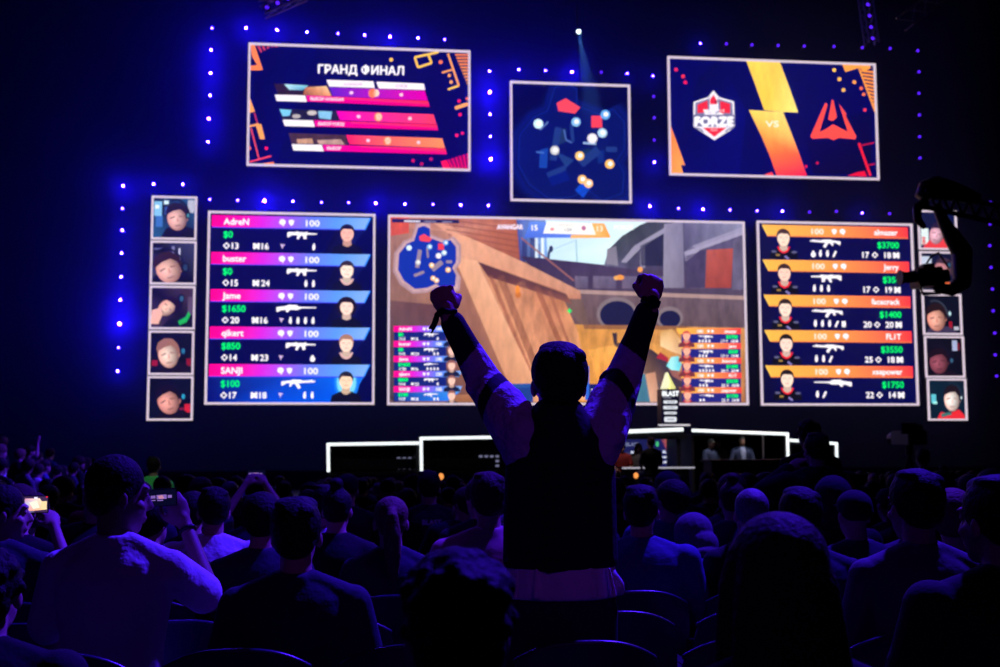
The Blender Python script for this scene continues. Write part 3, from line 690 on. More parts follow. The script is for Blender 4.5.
def paint_versus(p, cs):
    q = lambda x, y: (660+x/4.167, 40+y/4.167)
    p.m = lambda x, y: W(*q(x, y))
    p.rect_(0, 0, 1000, 667, (3, 4, 88)); p.up()
    p.poly([(160, 160), (250, 80), (360, 300), (330, 560), (40, 560)], [(5, 8, 76), (3, 4, 80), (3, 6, 110), (4, 5, 104), (4, 4, 84)]); p.poly([(590, 340), (880, 300), (880, 560), (640, 560)], [(3, 4, 88), (3, 4, 70), (6, 3, 50), (6, 3, 64)]); p.up()
    Y, O, Rd = (255, 215, 85), (255, 160, 70), (255, 60, 75)
    p.poly([(356, 78), (496, 84), (536, 190), (576, 302), (512, 300), (434, 292), (398, 190)], [Y, (255, 200, 85), (255, 222, 110), (255, 235, 130), (255, 225, 120), (255, 205, 75), (255, 205, 80)], .1)
    p.poly([(370, 292), (512, 300), (552, 400), (422, 400)], [(255, 215, 95), (255, 220, 120), (255, 190, 100), (255, 160, 70)], .12)
    p.poly([(422, 400), (552, 400), (582, 480), (456, 480)], [(255, 160, 70), (255, 190, 100), (255, 95, 65), (255, 110, 60)], .12)
    p.poly([(456, 480), (582, 480), (612, 566), (486, 564)], [(255, 110, 60), (255, 95, 65), (250, 25, 80), (250, 60, 70)], .05)
    p.up(); p.text('VS', 440, 362, 26, (255, 240, 220), bold=.032, w=54)
    # team badge, left
    wq, gy, red = (238, 232, 245), (120, 118, 160), (235, 40, 60)
    p.poly([(140, 258), (200, 238), (222, 210), (246, 238), (308, 256), (312, 360), (290, 378), (226, 418), (165, 378), (138, 360)], wq); p.up()
    p.poly([(148, 262), (200, 246), (222, 222), (244, 246), (300, 262), (304, 320), (146, 320)], gy); p.up()
    p.poly([(156, 270), (198, 252), (200, 300), (156, 306)], red); p.poly([(250, 254), (292, 266), (292, 306), (252, 302)], red)
    p.poly([(222, 216), (240, 244), (246, 300), (206, 300), (206, 244)], wq); p.up(); p.poly([(222, 228), (236, 250), (236, 268), (208, 268), (208, 250)], red); p.ell(232, 258, 8, 6, (120, 20, 50)); p.poly([(180, 290), (268, 290), (262, 312), (186, 312)], wq); p.line([(200, 296), (212, 306)], 7, gy); p.line([(232, 306), (246, 296)], 7, gy); p.poly([(246, 300), (256, 272), (268, 310)], red)
    p.up(); p.poly([(136, 312), (314, 312), (310, 364), (140, 360)], (110, 108, 150)); p.up()
    p.text('FORZE', 146, 358, 38, (246, 242, 252), bold=.08, w=158, rot=.0)
    p.poly([(178, 366), (276, 366), (226, 404)], red); p.up(); p.text('TEAM', 208, 380, 9, (250, 180, 190), bold=.03); p.line([(144, 366), (168, 372), (180, 384)], 6, gy); p.line([(306, 366), (284, 372), (272, 384)], 6, gy)
    # team emblem, right
    rr = (255, 78, 72)
    p.poly([(688, 262), (698, 268), (664, 384), (690, 372), (720, 352), (760, 372), (782, 384), (746, 268), (742, 262), (770, 300), (776, 308), (772, 316), (818, 404), (812, 414), (744, 408), (722, 418), (700, 408), (634, 412), (626, 402), (668, 306)], rr)
    p.poly([(716, 248), (722, 254), (736, 322), (720, 338), (700, 332)], rr)
    # ornaments
    p.poly([(38, 340), (104, 522), (86, 520), (96, 556), (38, 556)], [(255, 120, 60), (255, 150, 70), O, O, (255, 140, 60)])
    for x, y, r, c in ((66, 124, 8, (220, 40, 90)), (96, 152, 8, (240, 50, 70)), (105, 177, 8, (230, 30, 90)), (34, 138, 8, (240, 230, 240)), (725, 126, 8, (255, 200, 80)), (747, 164, 8, (255, 190, 80)), (764, 209, 8, (255, 190, 90)), (809, 176, 8, O), (838, 202, 7, (255, 110, 70)), (848, 227, 7, (255, 120, 70)), (853, 292, 7, (250, 60, 80)), (608, 527, 6, (230, 20, 60)), (655, 513, 6, (200, 20, 70))): p.ell(x, y, r, r, c)
    p.poly([(755, 94), (870, 96), (878, 118), (850, 130), (830, 116), (772, 134)], O); 
    for k in range(11): p.line([(836+k*5, 128+k*15), (896, 136+k*15)], 8, (255, 150, 60))
    p.line([(828, 118), (896, 300)], 6, O)
    p.line([(828, 430), (876, 566)], 10, (240, 30, 60)); p.line([(838, 440), (892, 428)], 5, (200, 20, 60)); p.line([(856, 524), (896, 516)], 5, (200, 20, 60)); p.poly([(818, 552), (852, 546), (862, 570), (780, 566)], (230, 20, 60)); p.poly([(432, 562), (466, 550), (474, 566)], (255, 60, 60))

def face_tile(p, cs, a):
    """a player's live camera picture in a 44 x 44 frame"""
    p.local(44, 44)
    bg, bg2 = a['bg']
    p.rect_(0, 0, 44, 44, [bg, bg2, bg, bg2]); p.up()
    for x, y, w_, h_, c in a.get('bits', ()): p.rect_(x, y, x+w_, y+h_, c)
    p.up()
    if a.get('shirt'): p.poly(a['shirt'][0], a['shirt'][1])
    p.up()
    if a.get('neck'): p.poly(a['neck'][0], a['neck'][1])
    cx, cy, rx, ry, rot = a['face']; rx *= 1.16; ry *= 1.1
    p.up(); p.ell(cx+rx*.9, cy-.5, rx*.28, ry*.26, tuple(int(k*.8) for k in a['skin']), rot=rot)
    p.up(); p.ell(cx, cy, rx, ry, a['skin'], rot=rot, n=26)
    sk = a['skin']; lt = tuple(min(255, int(k*1.25+14)) for k in sk); sh = tuple(int(k*.5) for k in sk); c2, s2 = math.cos(rot), math.sin(rot)
    p.up(); N = 24; ring = [(cx+rx*math.cos(t)*c2-ry*math.sin(t)*s2, cy+rx*math.cos(t)*s2+ry*math.sin(t)*c2) for t in [2*PI*i/N for i in range(N)]]
    hx, hy = cx-rx*.22, cy+ry*.1; cols = [tuple(int(u*(.5-.5*math.cos(2*PI*i/N))+v*(.5+.5*math.cos(2*PI*i/N))) for u, v in zip(sk, sh)) for i in range(N)]
    for i in range(N): p.poly([(hx, hy), ring[i], ring[(i+1) % N]], [lt, cols[i], cols[(i+1) % N]])
    p.up()
    ca, sa = math.cos(rot), math.sin(rot)
    def L(u, v): return (cx+u*rx*ca-v*ry*sa, cy+u*rx*sa+v*ry*ca)
    hair = a['hair']
    p.poly([L(-.98, -.2), L(-1.08, -.6), L(-.75, -1.05), L(-.1, -1.26), L(.65, -1.15), L(1.15, -.65), L(1.2, .0), L(.98, .2), L(.88, -.3), L(.45, -.66), L(-.3, -.6), L(-.85, -.42)], hair)
    dk = tuple(int(k*.72) for k in a['skin'])
    p.poly([L(-.7, -.1), L(-.2, -.18), L(-.2, -.06), L(-.7, .02)], dk); p.poly([L(.2, -.18), L(.7, -.1), L(.7, .02), L(.2, -.06)], dk)
    p.poly([L(-.02, -.05), L(.08, -.05), L(.16, .3), L(-.1, .3)], tuple(int(k*.95) for k in a['skin'])); p.poly([L(-.32, .55), L(.32, .55), L(.25, .66), L(-.25, .66)], dk)
    p.up()
    if a.get('set'):   # headset
        x, y, r = a['set']; sc_ = a.get('setcol', (16, 14, 40))
        pts = [L(math.cos(t)*1.32, math.sin(t)*1.38-.1) for t in [-PI/2-.3+k*.3 for k in range(7)]]
        p.line(pts, 2.2, sc_); p.ell(x, y, r, r*1.5, sc_); p.up(); p.ell(x+.5, y, r*.55, r*.9, a.get('cup', (50, 90, 120))); 
    for q in a.get('front', ()): p.poly(*q)

TL = [
 dict(bg=((28, 30, 60), (40, 90, 140)), bits=((1, 4, 8, 16, (130, 190, 235)), (3, 20, 7, 12, (60, 110, 190)), (11, 3, 5, 4, (210, 235, 250)), (12, 10, 3, 8, (60, 90, 170)), (2, 8, 4, 4, (235, 245, 255)), (36, 2, 7, 14, (180, 180, 200))), shirt=([(8, 44), (14, 33), (30, 30), (44, 34), (44, 44)], (20, 16, 34)), face=(25, 22, 8.8, 12.5, -.15), skin=(214, 150, 145), hair=(34, 22, 34), set=(36, 19, 2.6), cup=(70, 130, 150)),
 dict(bg=((14, 12, 34), (60, 60, 100)), bits=((20, 4, 3, 20, (120, 120, 170)), (27, 6, 2, 12, (190, 190, 220)), (2, 6, 10, 2, (90, 90, 140))), shirt=([(0, 44), (3, 36), (30, 34), (44, 40), (44, 44)], (14, 12, 30)), face=(17, 29, 11, 14, -.35), skin=(220, 150, 140), hair=(48, 26, 36), set=(34, 27, 4.2), cup=(40, 60, 90)),
 dict(bg=((16, 12, 26), (70, 50, 80)), bits=((30, 2, 10, 14, (60, 40, 60)), (38, 10, 5, 20, (90, 70, 100))), shirt=([(10, 44), (20, 34), (44, 30), (44, 44)], (20, 18, 40)), face=(17, 22, 7, 10, .9), skin=(230, 160, 145), hair=(30, 12, 26), set=(31, 12, 3.6), front=(([(1, 25), (10, 22), (12, 30), (8, 40), (0, 40)], (236, 176, 165)), ([(28, 37), (36, 32), (39, 26), (41, 30), (37, 38), (30, 41)], (30, 170, 80)))),
 dict(bg=((10, 10, 22), (16, 14, 40)), bits=((2, 30, 6, 6, (150, 20, 40)), (38, 28, 5, 8, (130, 20, 40))), shirt=([(4, 44), (12, 38), (34, 32), (44, 38), (44, 44)], (22, 14, 30)), face=(19, 24, 9, 13, -.2), skin=(236, 172, 160), hair=(150, 100, 90), set=(34, 20, 3.4), cup=(40, 110, 150)),
 dict(bg=((8, 8, 22), (10, 14, 40)), bits=((37, 28, 6, 9, (200, 30, 50)), (32, 32, 5, 3, (120, 30, 60))), shirt=([(6, 44), (12, 38), (36, 34), (44, 40), (44, 44)], (20, 14, 34)), face=(20, 25, 9.5, 13, -.35), skin=(205, 130, 122), hair=(22, 12, 26), set=(35, 20, 3.2), cup=(40, 150, 190)),
]
TR = [
 dict(bg=((14, 20, 60), (10, 20, 70)), bits=((2, 20, 9, 20, (220, 235, 240)), (3, 30, 4, 10, (220, 30, 50)), (22, 2, 3, 8, (120, 140, 200))), shirt=([(3, 44), (12, 34), (30, 32), (40, 44)], (230, 60, 70)), face=(21, 27, 7.5, 11, .3), skin=(214, 150, 170), hair=(40, 26, 60), set=(30, 20, 3)),
 dict(bg=((16, 18, 50), (12, 16, 50)), bits=((1, 4, 12, 14, (190, 200, 225)), (2, 16, 5, 6, (230, 30, 50))), shirt=([(16, 44), (20, 36), (34, 34), (40, 44)], (235, 105, 55)), face=(26, 20, 9, 11, .5), skin=(170, 110, 120), hair=(60, 40, 60), set=(34, 14, 3)),
 dict(bg=((6, 8, 26), (8, 14, 30)), bits=((30, 30, 4, 8, (150, 20, 40)), (36, 36, 6, 4, (180, 180, 200))), shirt=([(2, 44), (6, 38), (30, 36), (42, 44)], (60, 50, 80)), face=(15, 27, 9.5, 13, -.1), skin=(226, 140, 125), hair=(34, 16, 18), set=(31, 21, 2.6), setcol=(50, 56, 74), cup=(190, 230, 240)),
 dict(bg=((8, 8, 24), (10, 8, 18)), bits=((32, 3, 6, 12, (160, 170, 210)), (38, 6, 3, 8, (110, 20, 40))), shirt=([(3, 44), (8, 40), (30, 38), (42, 44)], (26, 10, 26)), face=(15, 28, 9.5, 12, -.1), skin=(122, 58, 74), hair=(26, 10, 22), set=(30, 26, 3)),
 dict(bg=((6, 30, 50), (10, 26, 44)), bits=((3, 16, 6, 10, (90, 190, 210)), (5, 24, 5, 3, (160, 230, 230))), shirt=([(9, 44), (14, 36), (24, 38), (36, 33), (43, 40), (43, 44)], (226, 40, 52)), face=(28, 22, 8, 12, 0), skin=(255, 205, 195), hair=(30, 18, 26), set=(39, 20, 1.8), setcol=(24, 40, 60), cup=(200, 220, 230), front=(([(14, 38), (26, 36), (27, 39), (15, 42)], (60, 110, 110)),)),
]
screen('wide screen with grand final title and three pink match bars, upper left', 'screen', [(248, 43), (470, 51.5), (470, 171.5), (248, 165)], paint_grand_final)
screen('small square screen with a dark blue overhead map and player dots, top middle', 'screen', [(510, 82), (629.5, 85), (631, 203), (511, 201)], paint_map)
screen('wide screen with team badges either side of a yellow lightning stripe, upper right', 'screen', [(667, 57), (876, 64), (877.5, 179.5), (670, 175.5)], paint_versus)
screen('tall stats screen with five pink and blue player rows', 'screen', [(208.5, 211), (375, 215), (374, 404.5), (205, 404)], paint_left_stats)
screen('largest screen showing the video game scene behind the cheering man', 'screen', [(388, 216.5), (744, 221), (748, 405.5), (388, 404)], paint_game)
screen('tall stats screen with five orange player rows', 'screen', [(756, 222), (912, 223.5), (918, 406.5), (762, 404)], paint_right_stats)
LT = ['tile of a player with blurred blue lights behind, top of the left portrait column', 'tile of a player in close profile, second in the left portrait column', 'long-haired player with hand at the face, middle tile of the left portraits', 'tile of a light-haired player looking down, fourth in the left portrait column', 'tile of a dark-haired player in red light, lowest of the left portrait column']
RT_ = ['tile of a player behind the camera crane head, top of the right portrait column', 'tile of a player mostly hidden by the crane camera, second in the right portrait column', 'tile of a dark-haired player looking down, middle of the right portrait column', 'darkest tile of the right portrait column, player in dim light', 'tile of a bright-faced player in a red collar, lowest of the right portrait column']
LY = [(151.8, 196.5, 196.8, 239.4), (150.7, 196, 241.4, 284.3), (149.8, 194.8, 286.4, 329), (148.8, 193.6, 331.2, 374.6), (147.6, 192.8, 376.6, 420.2)]
RY = [(918.2, 956.2, 211, 249.6), (920, 958.2, 252, 291.6), (922.5, 961, 294.4, 334.6), (924.8, 963.6, 336.6, 377.4), (927.6, 966, 379, 420.2)]
for i in range(5):
    a, b, c_, d = LY[i]
    screen(LT[i], 'screen', [(a+.4, c_), (b+.4, c_), (b-.4, d), (a-.4, d)], face_tile, 'player camera tiles left of the stats', edge=.043, arg=TL[i], name='portrait_screen')
    a, b, c_, d = RY[i]
    screen(RT_[i], 'screen', [(a-.4, c_), (b-.4, c_), (b+.4, d), (a+.4, d)], face_tile, 'player camera tiles right of the stats', edge=.043, arg=TR[i], name='portrait_screen')

# ------------------------------------------------------------------ the hall
def slab(name, a, b, m, kind='structure'):
    g = MB(); g.box(a, b); o = g.build(name, m); o['kind'] = kind; return o
# pleated dark drape behind the screens
g = MB(); n = 400; x0, x1 = -26, 30
vs = []; fs = []
for i in range(n+1):
    x = x0+(x1-x0)*i/n; y = 34.26+.004*math.sin(i*.9)
    vs += [(x, y, -.6), (x, y, 17)]
for i in range(n): fs.append((2*i, 2*i+2, 2*i+3, 2*i+1))
g.add(vs, fs); g.box((x0, 34.33, -.6), (x1, 34.6, 17))
o = g.build('wall_back', WALLM); o['kind'] = 'structure'
slab('wall_left', (-26.2, -6, -1), (-26, 34.7, 17), WALLM)
slab('wall_right', (30, -6, -1), (30.2, 34.7, 17), WALLM)
slab('wall_rear', (-26.2, -6.2, -1), (30.2, -6, 17), WALLM)
slab('ceiling', (-26.2, -6.2, 17), (30.2, 34.7, 17.2), WALLM)
g = MB()
ys = [-6, -3, 24, 34.6]; vs = []
for y in ys:
    for x in (-26, 30): vs.append((x, y, floor_z(y)))
for y in ys:
    for x in (-26, 30): vs.append((x, y, -.9))
fs = [(0, 1, 3, 2), (2, 3, 5, 4), (4, 5, 7, 6), (8, 10, 11, 9), (10, 12, 13, 11), (12, 14, 15, 13)]
g.add(vs, fs); o = g.build('floor', FLOORM); o['kind'] = 'structure'

# ------------------------------------------------------------------ stage lamps along the screens
def make_lamp(lens, r):
    t = empty('stage_lamp')
    h = MB(); h.loft([(0, .12, 0), (0, .11, 0), (0, .03, 0), (0, r*.8, 0)], [r*.4, r*.6, r*.6, r*.5], 14)
    h.box((-.012, .10, -.012), (.012, .235, .012)); h.box((-.03, .22, -.03), (.03, .245, .03)); h.build('lamp_housing', METAL, t)
    l = MB(); l.ell((0, 0, 0), (r, r, r), nu=14, nv=8); l.smooth = True; l.build('lens', lens, t)
    return t
LB = [(212, 28, 'm'), (246, 28, 'b'), (277, 30, 'b'), (307, 32, 'w'), (338, 33.5, 'm'), (364.5, 35, 'w'), (390, 36.6, 'b'), (418, 38, 'w'), (444.6, 39.4, 'm')]
C1 = [(211, 50, 'b'), (210.4, 73, 'b'), (210, 95.5, 'w'), (208.6, 118.6, 'b'), (208, 141.8, 'w')]
L1 = [(123, 185.8, 'b'), (153.6, 184, 'w'), (182.8, 184.2, 'w')]
L2 = [(122.4, 208.4, 'm'), (122.2, 230.2, 'w'), (121.6, 253.2, 'w'), (121, 276.8, 'w'), (120.2, 300, 'b'), (119.4, 323.8, 'B'), (118.4, 347.6, 'm'), (117.6, 371.2, 'w')]
M1 = [(209.8, 199.4, 'm'), (237.6, 200.2, 'm'), (264.4, 200.8, 'B'), (293, 201.4, 'w'), (321.4, 202.4, 'm'), (348.6, 202.6, 'm'), (375.8, 203.2, 'b'), (404.8, 204, 'w'), (433, 204.4, 'm'), (460.8, 205, 'w'), (488.4, 205.4, 'w')]
M2 = [(650, 206.4, 'b'), (678.6, 208.4, 'm'), (703, 209.2, 'b'), (730, 210, 'm'), (757, 210.8, 'm'), (782.4, 211.2, 'w'), (809.6, 212, 'v'), (836.4, 211.4, 'v'), (862.4, 213, 'm'), (889.6, 213.6, 'v')]
C2 = [(489.4, 71, 'w'), (489.8, 92, 'B'), (490, 114.2, 'w'), (490.4, 136.4, 'w'), (490.8, 159, 'B')]
T2 = [(518.8, 69.6, 'w'), (545.4, 70.6, 'm'), (572, 71.8, 'b'), (601.2, 72.2, 'v'), (627.2, 73.4, 'm'), (653, 76, 'm')]
C3 = [(653.6, 96.4, 'v'), (654.2, 117.8, 'v'), (654.2, 140, 'v'), (654.4, 162.2, 'w')]
T3 = [(700.4, 43.4, 'm'), (726.4, 43.8, 'v'), (752, 44.8, 'v'), (778.2, 45.4, 'v'), (804.4, 46, 'v'), (834, 46.4, 'v'), (862.4, 47.6, 'v'), (890.2, 48.4, 'v'), (917.8, 50.6, 'v')]
C4 = [(919, 71.8, 'v'), (919, 93.2, 'v'), (919.4, 115, 'v'), (919.6, 136.6, 'v'), (920, 158, 'v')]
C5 = [(990.4, 202.4, 'v'), (990.2, 224, 'v'), (989.8, 245.6, 'v'), (991, 267.4, 'v'), (992.4, 289, 'v'), (993.2, 310.8, 'v'), (994.8, 333, 'v'), (995.2, 354.8, 'v'), (996.6, 376, 'v')]
protos = {}
def place_lamps(pts, label, group):
    for x, y, k in pts:
        m, r = {'w': (L_WHITE, .024), 'b': (L_BIG, .026), 'B': (L_BIG, .038), 'm': (L_MID, .022), 'v': (L_DIM, .042)}[k]
        if k not in protos: protos[k] = t = make_lamp(m, r)
        else: t = copy_tree(protos[k])
        t.location = P(x, y, 34.0); tag(t, label, 'stage light', group)
place_lamps(LB, 'small blue stage light in the row above the grand final screen', 'lamps above the grand final screen')
place_lamps(C1, 'small blue stage light in the column left of the grand final screen', 'lamps left of the grand final screen')
place_lamps(L1, 'small blue stage light in the short row above the left portrait tiles', 'lamps above the left portraits')
place_lamps(L2, 'small blue stage light in the column left of the left portrait tiles', 'lamps left of the portraits')
place_lamps(M1, 'small blue stage light in the row between grand final screen and screens below', 'lamps under the grand final screen')
place_lamps(M2, 'small blue stage light in the row under the team badge screen', 'lamps under the badge screen')
place_lamps(C2, 'small blue stage light between the grand final screen and the square map', 'lamps left of the square map')
place_lamps(T2, 'small blue stage light in the row above the square map screen', 'lamps above the square map')
place_lamps(C3, 'small violet stage light between the square map and the badge screen', 'lamps right of the square map')
place_lamps(T3, 'dim violet stage light in the row above the team badge screen', 'lamps above the badge screen')
place_lamps(C4, 'dim violet stage light in the column right of the team badge screen', 'lamps right of the badge screen')
place_lamps(C5, 'dim violet stage light in the far column beyond the right portraits', 'lamps right of the portraits')

# white spot that throws a beam down through the haze
t = empty('spot_lamp', P(578.6, 31.6, 33.0)); tag(t, 'single white spotlight throwing a pale beam down above the square map', 'spotlight')
h = MB(); h.loft([(0, .3, .12), (0, .25, .1), (0, .02, .01), (0, 0, 0)], [.05, .1, .1, .09], 16); h.box((-.03, .2, .05), (.03, .3, .9)); h.build('lamp_housing', METAL, t)
l = MB(); l.ell((0, -.01, 0), (.065, .03, .065)); l.smooth = True; l.build('lens', L_SPOT, t)
def spot(name, loc, target, size, blend, power, color, radius=.05, parent=None):
    ld = bpy.data.lights.new(name, 'SPOT'); ld.energy = power; ld.color = color; ld.spot_size = size; ld.spot_blend = blend; ld.shadow_soft_size = radius
    o = bpy.data.objects.new(name, ld); col.objects.link(o); o.location = loc
    o.rotation_euler = (Vector(target)-Vector(loc)).to_track_quat('-Z', 'Y').to_euler()
    return o
a = P(578.6, 31.8, 32.93); b = P(589, 90, 33.6)
spot('beam_light', a, b, R(17), .3, 3200, (.25, .6, 1.0), .03)

# haze in front of the screens
g = MB(); g.box((-12, 30.5, .9), (18, 34.2, 14.5))
hz = g.build('stage_haze', None); hz.data.materials.clear()
m = bpy.data.materials.new('haze'); m.use_nodes = True; nt = m.node_tree
for n_ in list(nt.nodes): nt.nodes.remove(n_)
o_ = nt.nodes.new('ShaderNodeOutputMaterial'); vsc = nt.nodes.new('ShaderNodeVolumeScatter')
vsc.inputs['Color'].default_value = (.3, .45, 1, 1); vsc.inputs['Density'].default_value = .024; vsc.inputs['Anisotropy'].default_value = .2
nt.links.new(vsc.outputs[0], o_.inputs['Volume']); hz.data.materials.append(m)
tag(hz, 'thin blue stage haze hanging in front of the screens', 'haze', kind='stuff')

# ------------------------------------------------------------------ the stage
Y0 = 26.0
g = MB(); g.box((-9, Y0, -.5), (15.5, 34.2, .36))
st = g.build('stage_platform', STAGEM); tag(st, 'black stage platform the booths and desks stand on', 'stage')
g = MB(); g.box((-9, Y0-.06, -.45), (15.5, Y0-.005, .30)); sk = g.build('front_skirt', SKIRT, st)
g = MB(); 
for i in range(49): g.box((-9+i*.5, Y0-.075, -.45), (-8.98+i*.5, Y0-.06, .3))
g.box((-9, Y0-.09, .3), (15.5, Y0, .37)); g.build('edge_trim', METAL, st)

def booth(label, pl, pr, y, ztop, bottoms, depth=1.6, sponsor=None, name='player_booth'):
    """open-fronted box: pl, pr = photo x of its sides, ztop = photo y of the light tube at each side"""
    A = P(pl, ztop[0], y); B = P(pr, ztop[1], y); z0 = .36
    t = empty(name, ((A.x+B.x)/2, y, z0)); tag(t, label, 'booth'); off = -Vector(t.location)
    xa, xb = A.x, B.x; zt = min(A.z, B.z)-.03
    g = MB(); g.box((xa, y+depth-.08, z0), (xb, y+depth, zt)); g.box((xa, y+.05, zt), (xb, y+depth, zt+.03)); g.build('back_panel', STAGEM, t).location = off
    for q, (xx, nm) in enumerate(((xa, 'side_panel'), (xb-.06, 'side_panel'))):
        g = MB(); g.box((xx, y+.05, z0), (xx+.06, y+depth-.08, zt)); g.build(nm, STAGEM, t).location = off
    g = MB(); g.box((xa+.1, y+.3, z0+.51), (xb-.1, y+.95, z0+.57)); g.box((xa+.1, y+.32, z0), (xb-.1, y+.36, z0+.51)); g.build('desk', STAGEM, t).location = off
    g = MB(); r = .036
    g.cyl(A, B, r, 10); g.build('top_light_tube', TUBEW, t, smooth=True).location = off
    for (pt, bt, px) in ((A, bottoms[0], pl), (B, bottoms[1], pr)):
        if bt:
            g = MB(); e = P(px+.5, bt, y); g.cyl((pt.x, y, pt.z+.03), (e.x, y, e.z), r, 10); g.build('side_light_tube', TUBEW, t, smooth=True).location = off
    return t, xa, xb, z0, zt, off
LOGO = mat('printed_grey_glow', (.3, .3, .35), .6, emit=(.30, .30, .5), strength=.5)  # emission put into the printed logos to brighten them; they are no lamps
def logo_grid(t, off, px0, px1, py0, py1, y, nx, ny, name='sponsor_grid'):
    g = MB()
    for i in range(nx):
        for j in range(ny):
            c = P(px0+(px1-px0)*(i+.5)/nx, py0+(py1-py0)*(j+.5)/ny, y)
            w_ = (px1-px0)/nx*.33*y/F; h_ = (py1-py0)/ny*.18*y/F
            g.box((c.x-w_, y-.01, c.z-h_), (c.x+w_, y, c.z+h_))
            g.box((c.x-w_*.3, y-.012, c.z-h_*1.6), (c.x+w_*.4, y, c.z+h_*1.5))
    g.build(name, LOGO, t).location = off
YB = 28.0
t, xa, xb, z0, zt, off = booth('low player booth outlined by white light tubes, furthest left on stage', 328, 419, YB, (444.4, 443), (472, None), name='player_booth')
logo_grid(t, off, 396, 418, 456, 470, YB+1.45, 4, 3)
t, xa, xb, z0, zt, off = booth('taller player booth with white light tubes just left of the cheering man', 421, 540, YB-.1, (438.4, 436.6), (471, None))
logo_grid(t, off, 478, 500, 454, 468, YB+1.35, 4, 3)
g = MB()
for k in range(6):
    c = P(340+k*12, 470, YB+.5); g.box((c.x-.1, c.y-.02, 1.08), (c.x+.1, c.y+.02, 1.24)); g.box((c.x-.02, c.y, 1.02), (c.x+.02, c.y+.02, 1.1))
# game monitors on the left booth desks
def make_monitor():
    t = empty('game_monitor'); b = MB(); b.box((-.24, -.02, .06), (.24, .02, .30)); b.build('case', METAL, t)
    s_ = MB(); s_.box((-.025, -.0, .01), (.025, .03, .1)); s_.box((-.12, -.08, 0), (.12, .1, .012)); s_.build('stand', METAL, t)
    return t
mon = None
for k in range(5):
    c = P(340+k*17, 466, YB+.6)
    t = make_monitor() if mon is None else copy_tree(mon); mon = mon or t
    t.location = (c.x, YB+.6, .36+.57); tag(t, 'black game monitor seen from behind on the left booth desk', 'monitor', 'monitors on the left booth desk')
for k in range(4):
    c = P(433+k*17, 466, YB+.5); t = copy_tree(mon); t.location = (c.x, YB+.5, .36+.57)
    tag(t, 'black game monitor seen from behind on the taller left booth desk', 'monitor', 'monitors on the taller booth desk')
# centre canopy bar over the presenters and the bar right of it
def light_bar(label, p0, p1, y, r=.06):
    A = P(*p0, y); B = P(*p1, y); t = empty('light_bar', ((A.x+B.x)/2, y, .36)); tag(t, label, 'light bar'); off = -Vector(t.location)
    g = MB(); g.cyl(A, B, r, 12); g.build('light_tube', TUBEW, t, smooth=True).location = off
    g = MB(); g.box((A.x, y+.06, min(A.z, B.z)-.12), (B.x+.1, y+1.7, min(A.z, B.z)+.03))
    g.build('roof', STAGEM, t).location = off
    for x in (A.x+.04, B.x-.12):
        g = MB(); g.box((x, y+.1, .36), (x+.08, y+.22, min(A.z, B.z)-.12)); g.build('post', STAGEM, t).location = off
    return t
light_bar('white light bar over the presenters, right of the cheering man', (560, 434), (683, 429.4), 27.8, .045)
t, xa, xb, z0, zt, off = booth('right player booth with white light tubes and two people talking inside', 692, 787.5, YB, (430.4, 434), (None, 458.5), depth=2.4, name='player_booth')
g = MB(); c = P(763, 440, YB); g.cyl((c.x, c.y, zt), (c.x, c.y, 1.2), .018, 8); g.build('thin_post', RIGM, t).location = off
t, xa, xb, z0, zt, off = booth('small player booth with white light tubes at the far right of stage', 790, 836.5, YB+.3, (440.2, 443.6), (None, 470.5), name='player_booth')
# presenters' backdrop
A = P(598, 438, 30.6); B = P(680, 476, 30.6)
t = empty('presenter_backdrop', ((A.x+B.x)/2, 30.6, .36)); tag(t, 'navy lit backdrop with orange stripe and sponsor words behind the presenters', 'backdrop'); off = -Vector(t.location)
g = MB(); g.box((A.x, 30.62, .36), (B.x, 30.72, A.z)); g.build('case', METAL, t).location = off
p = Pic((A.x, B.x, .4, A.z), 30.62); p.m = lambda x, y: ((lambda q: (q.x, q.z))(P(x, y, 30.6)))
p.rect_(590, 430, 690, 500, (24, 26, 76)); p.up(); p.poly([(660, 437), (676, 437), (676, 466), (672, 462)], [(110, 50, 80), (235, 130, 80), (200, 90, 80), (130, 50, 90)])
p.rect_(626, 452, 642, 470, (46, 48, 84)); p.poly([(655, 437), (664, 437), (670, 466), (662, 466)], (26, 28, 84)); p.up()
p.text('BLAST', 626, 446, 3.6, (110, 115, 150), bold=.032); p.text('BLAST', 663, 453, 2.6, (200, 205, 225), bold=.06); p.text('PREMIER', 662, 458, 1.8, (215, 220, 235), bold=.06); p.text('LEAGUE', 663, 463, 2, (225, 228, 240), bold=.06)
p.ell(657.4, 444, 1.6, 2.8, (60, 170, 110)); p.rect_(631, 451, 638, 453.5, (190, 195, 215)); p.rect_(632, 456, 636, 460, (200, 205, 225)); p.rect_(605, 452, 620, 454, (80, 84, 120)); p.rect_(631, 462, 640, 464, (150, 155, 180))
p.build(t, 'display')
# presenters' desk with light edge
A = P(622, 466.6, 27.0); B = P(694.5, 466.6, 27.0); t = empty('presenter_desk', ((A.x+B.x)/2, 27.3, .36)); tag(t, 'dark presenters desk with a thin white lit edge in mid stage', 'desk'); off = -Vector(t.location)
g = MB(); g.box((A.x, 27, A.z-.06), (B.x, 27.7, A.z-.02)); g.build('desktop', STAGEM, t).location = off
g = MB(); g.box((A.x+.1, 27.1, .36), (B.x-.1, 27.15, A.z-.06)); g.box((A.x+.1, 27.15, .36), (A.x+.16, 27.6, A.z-.06)); g.box((B.x-.16, 27.15, .36), (B.x-.1, 27.6, A.z-.06)); g.build('front_panel', STAGEM, t).location = off
EDGE = mat('led_edge_dim', (.4, .4, .4), .5, emit=(.75, .72, .85), strength=.55)
g = MB(); g.box((A.x, 26.97, A.z-.05), (B.x, 27.0, A.z-.015)); g.build('lit_edge', EDGE, t).location = off
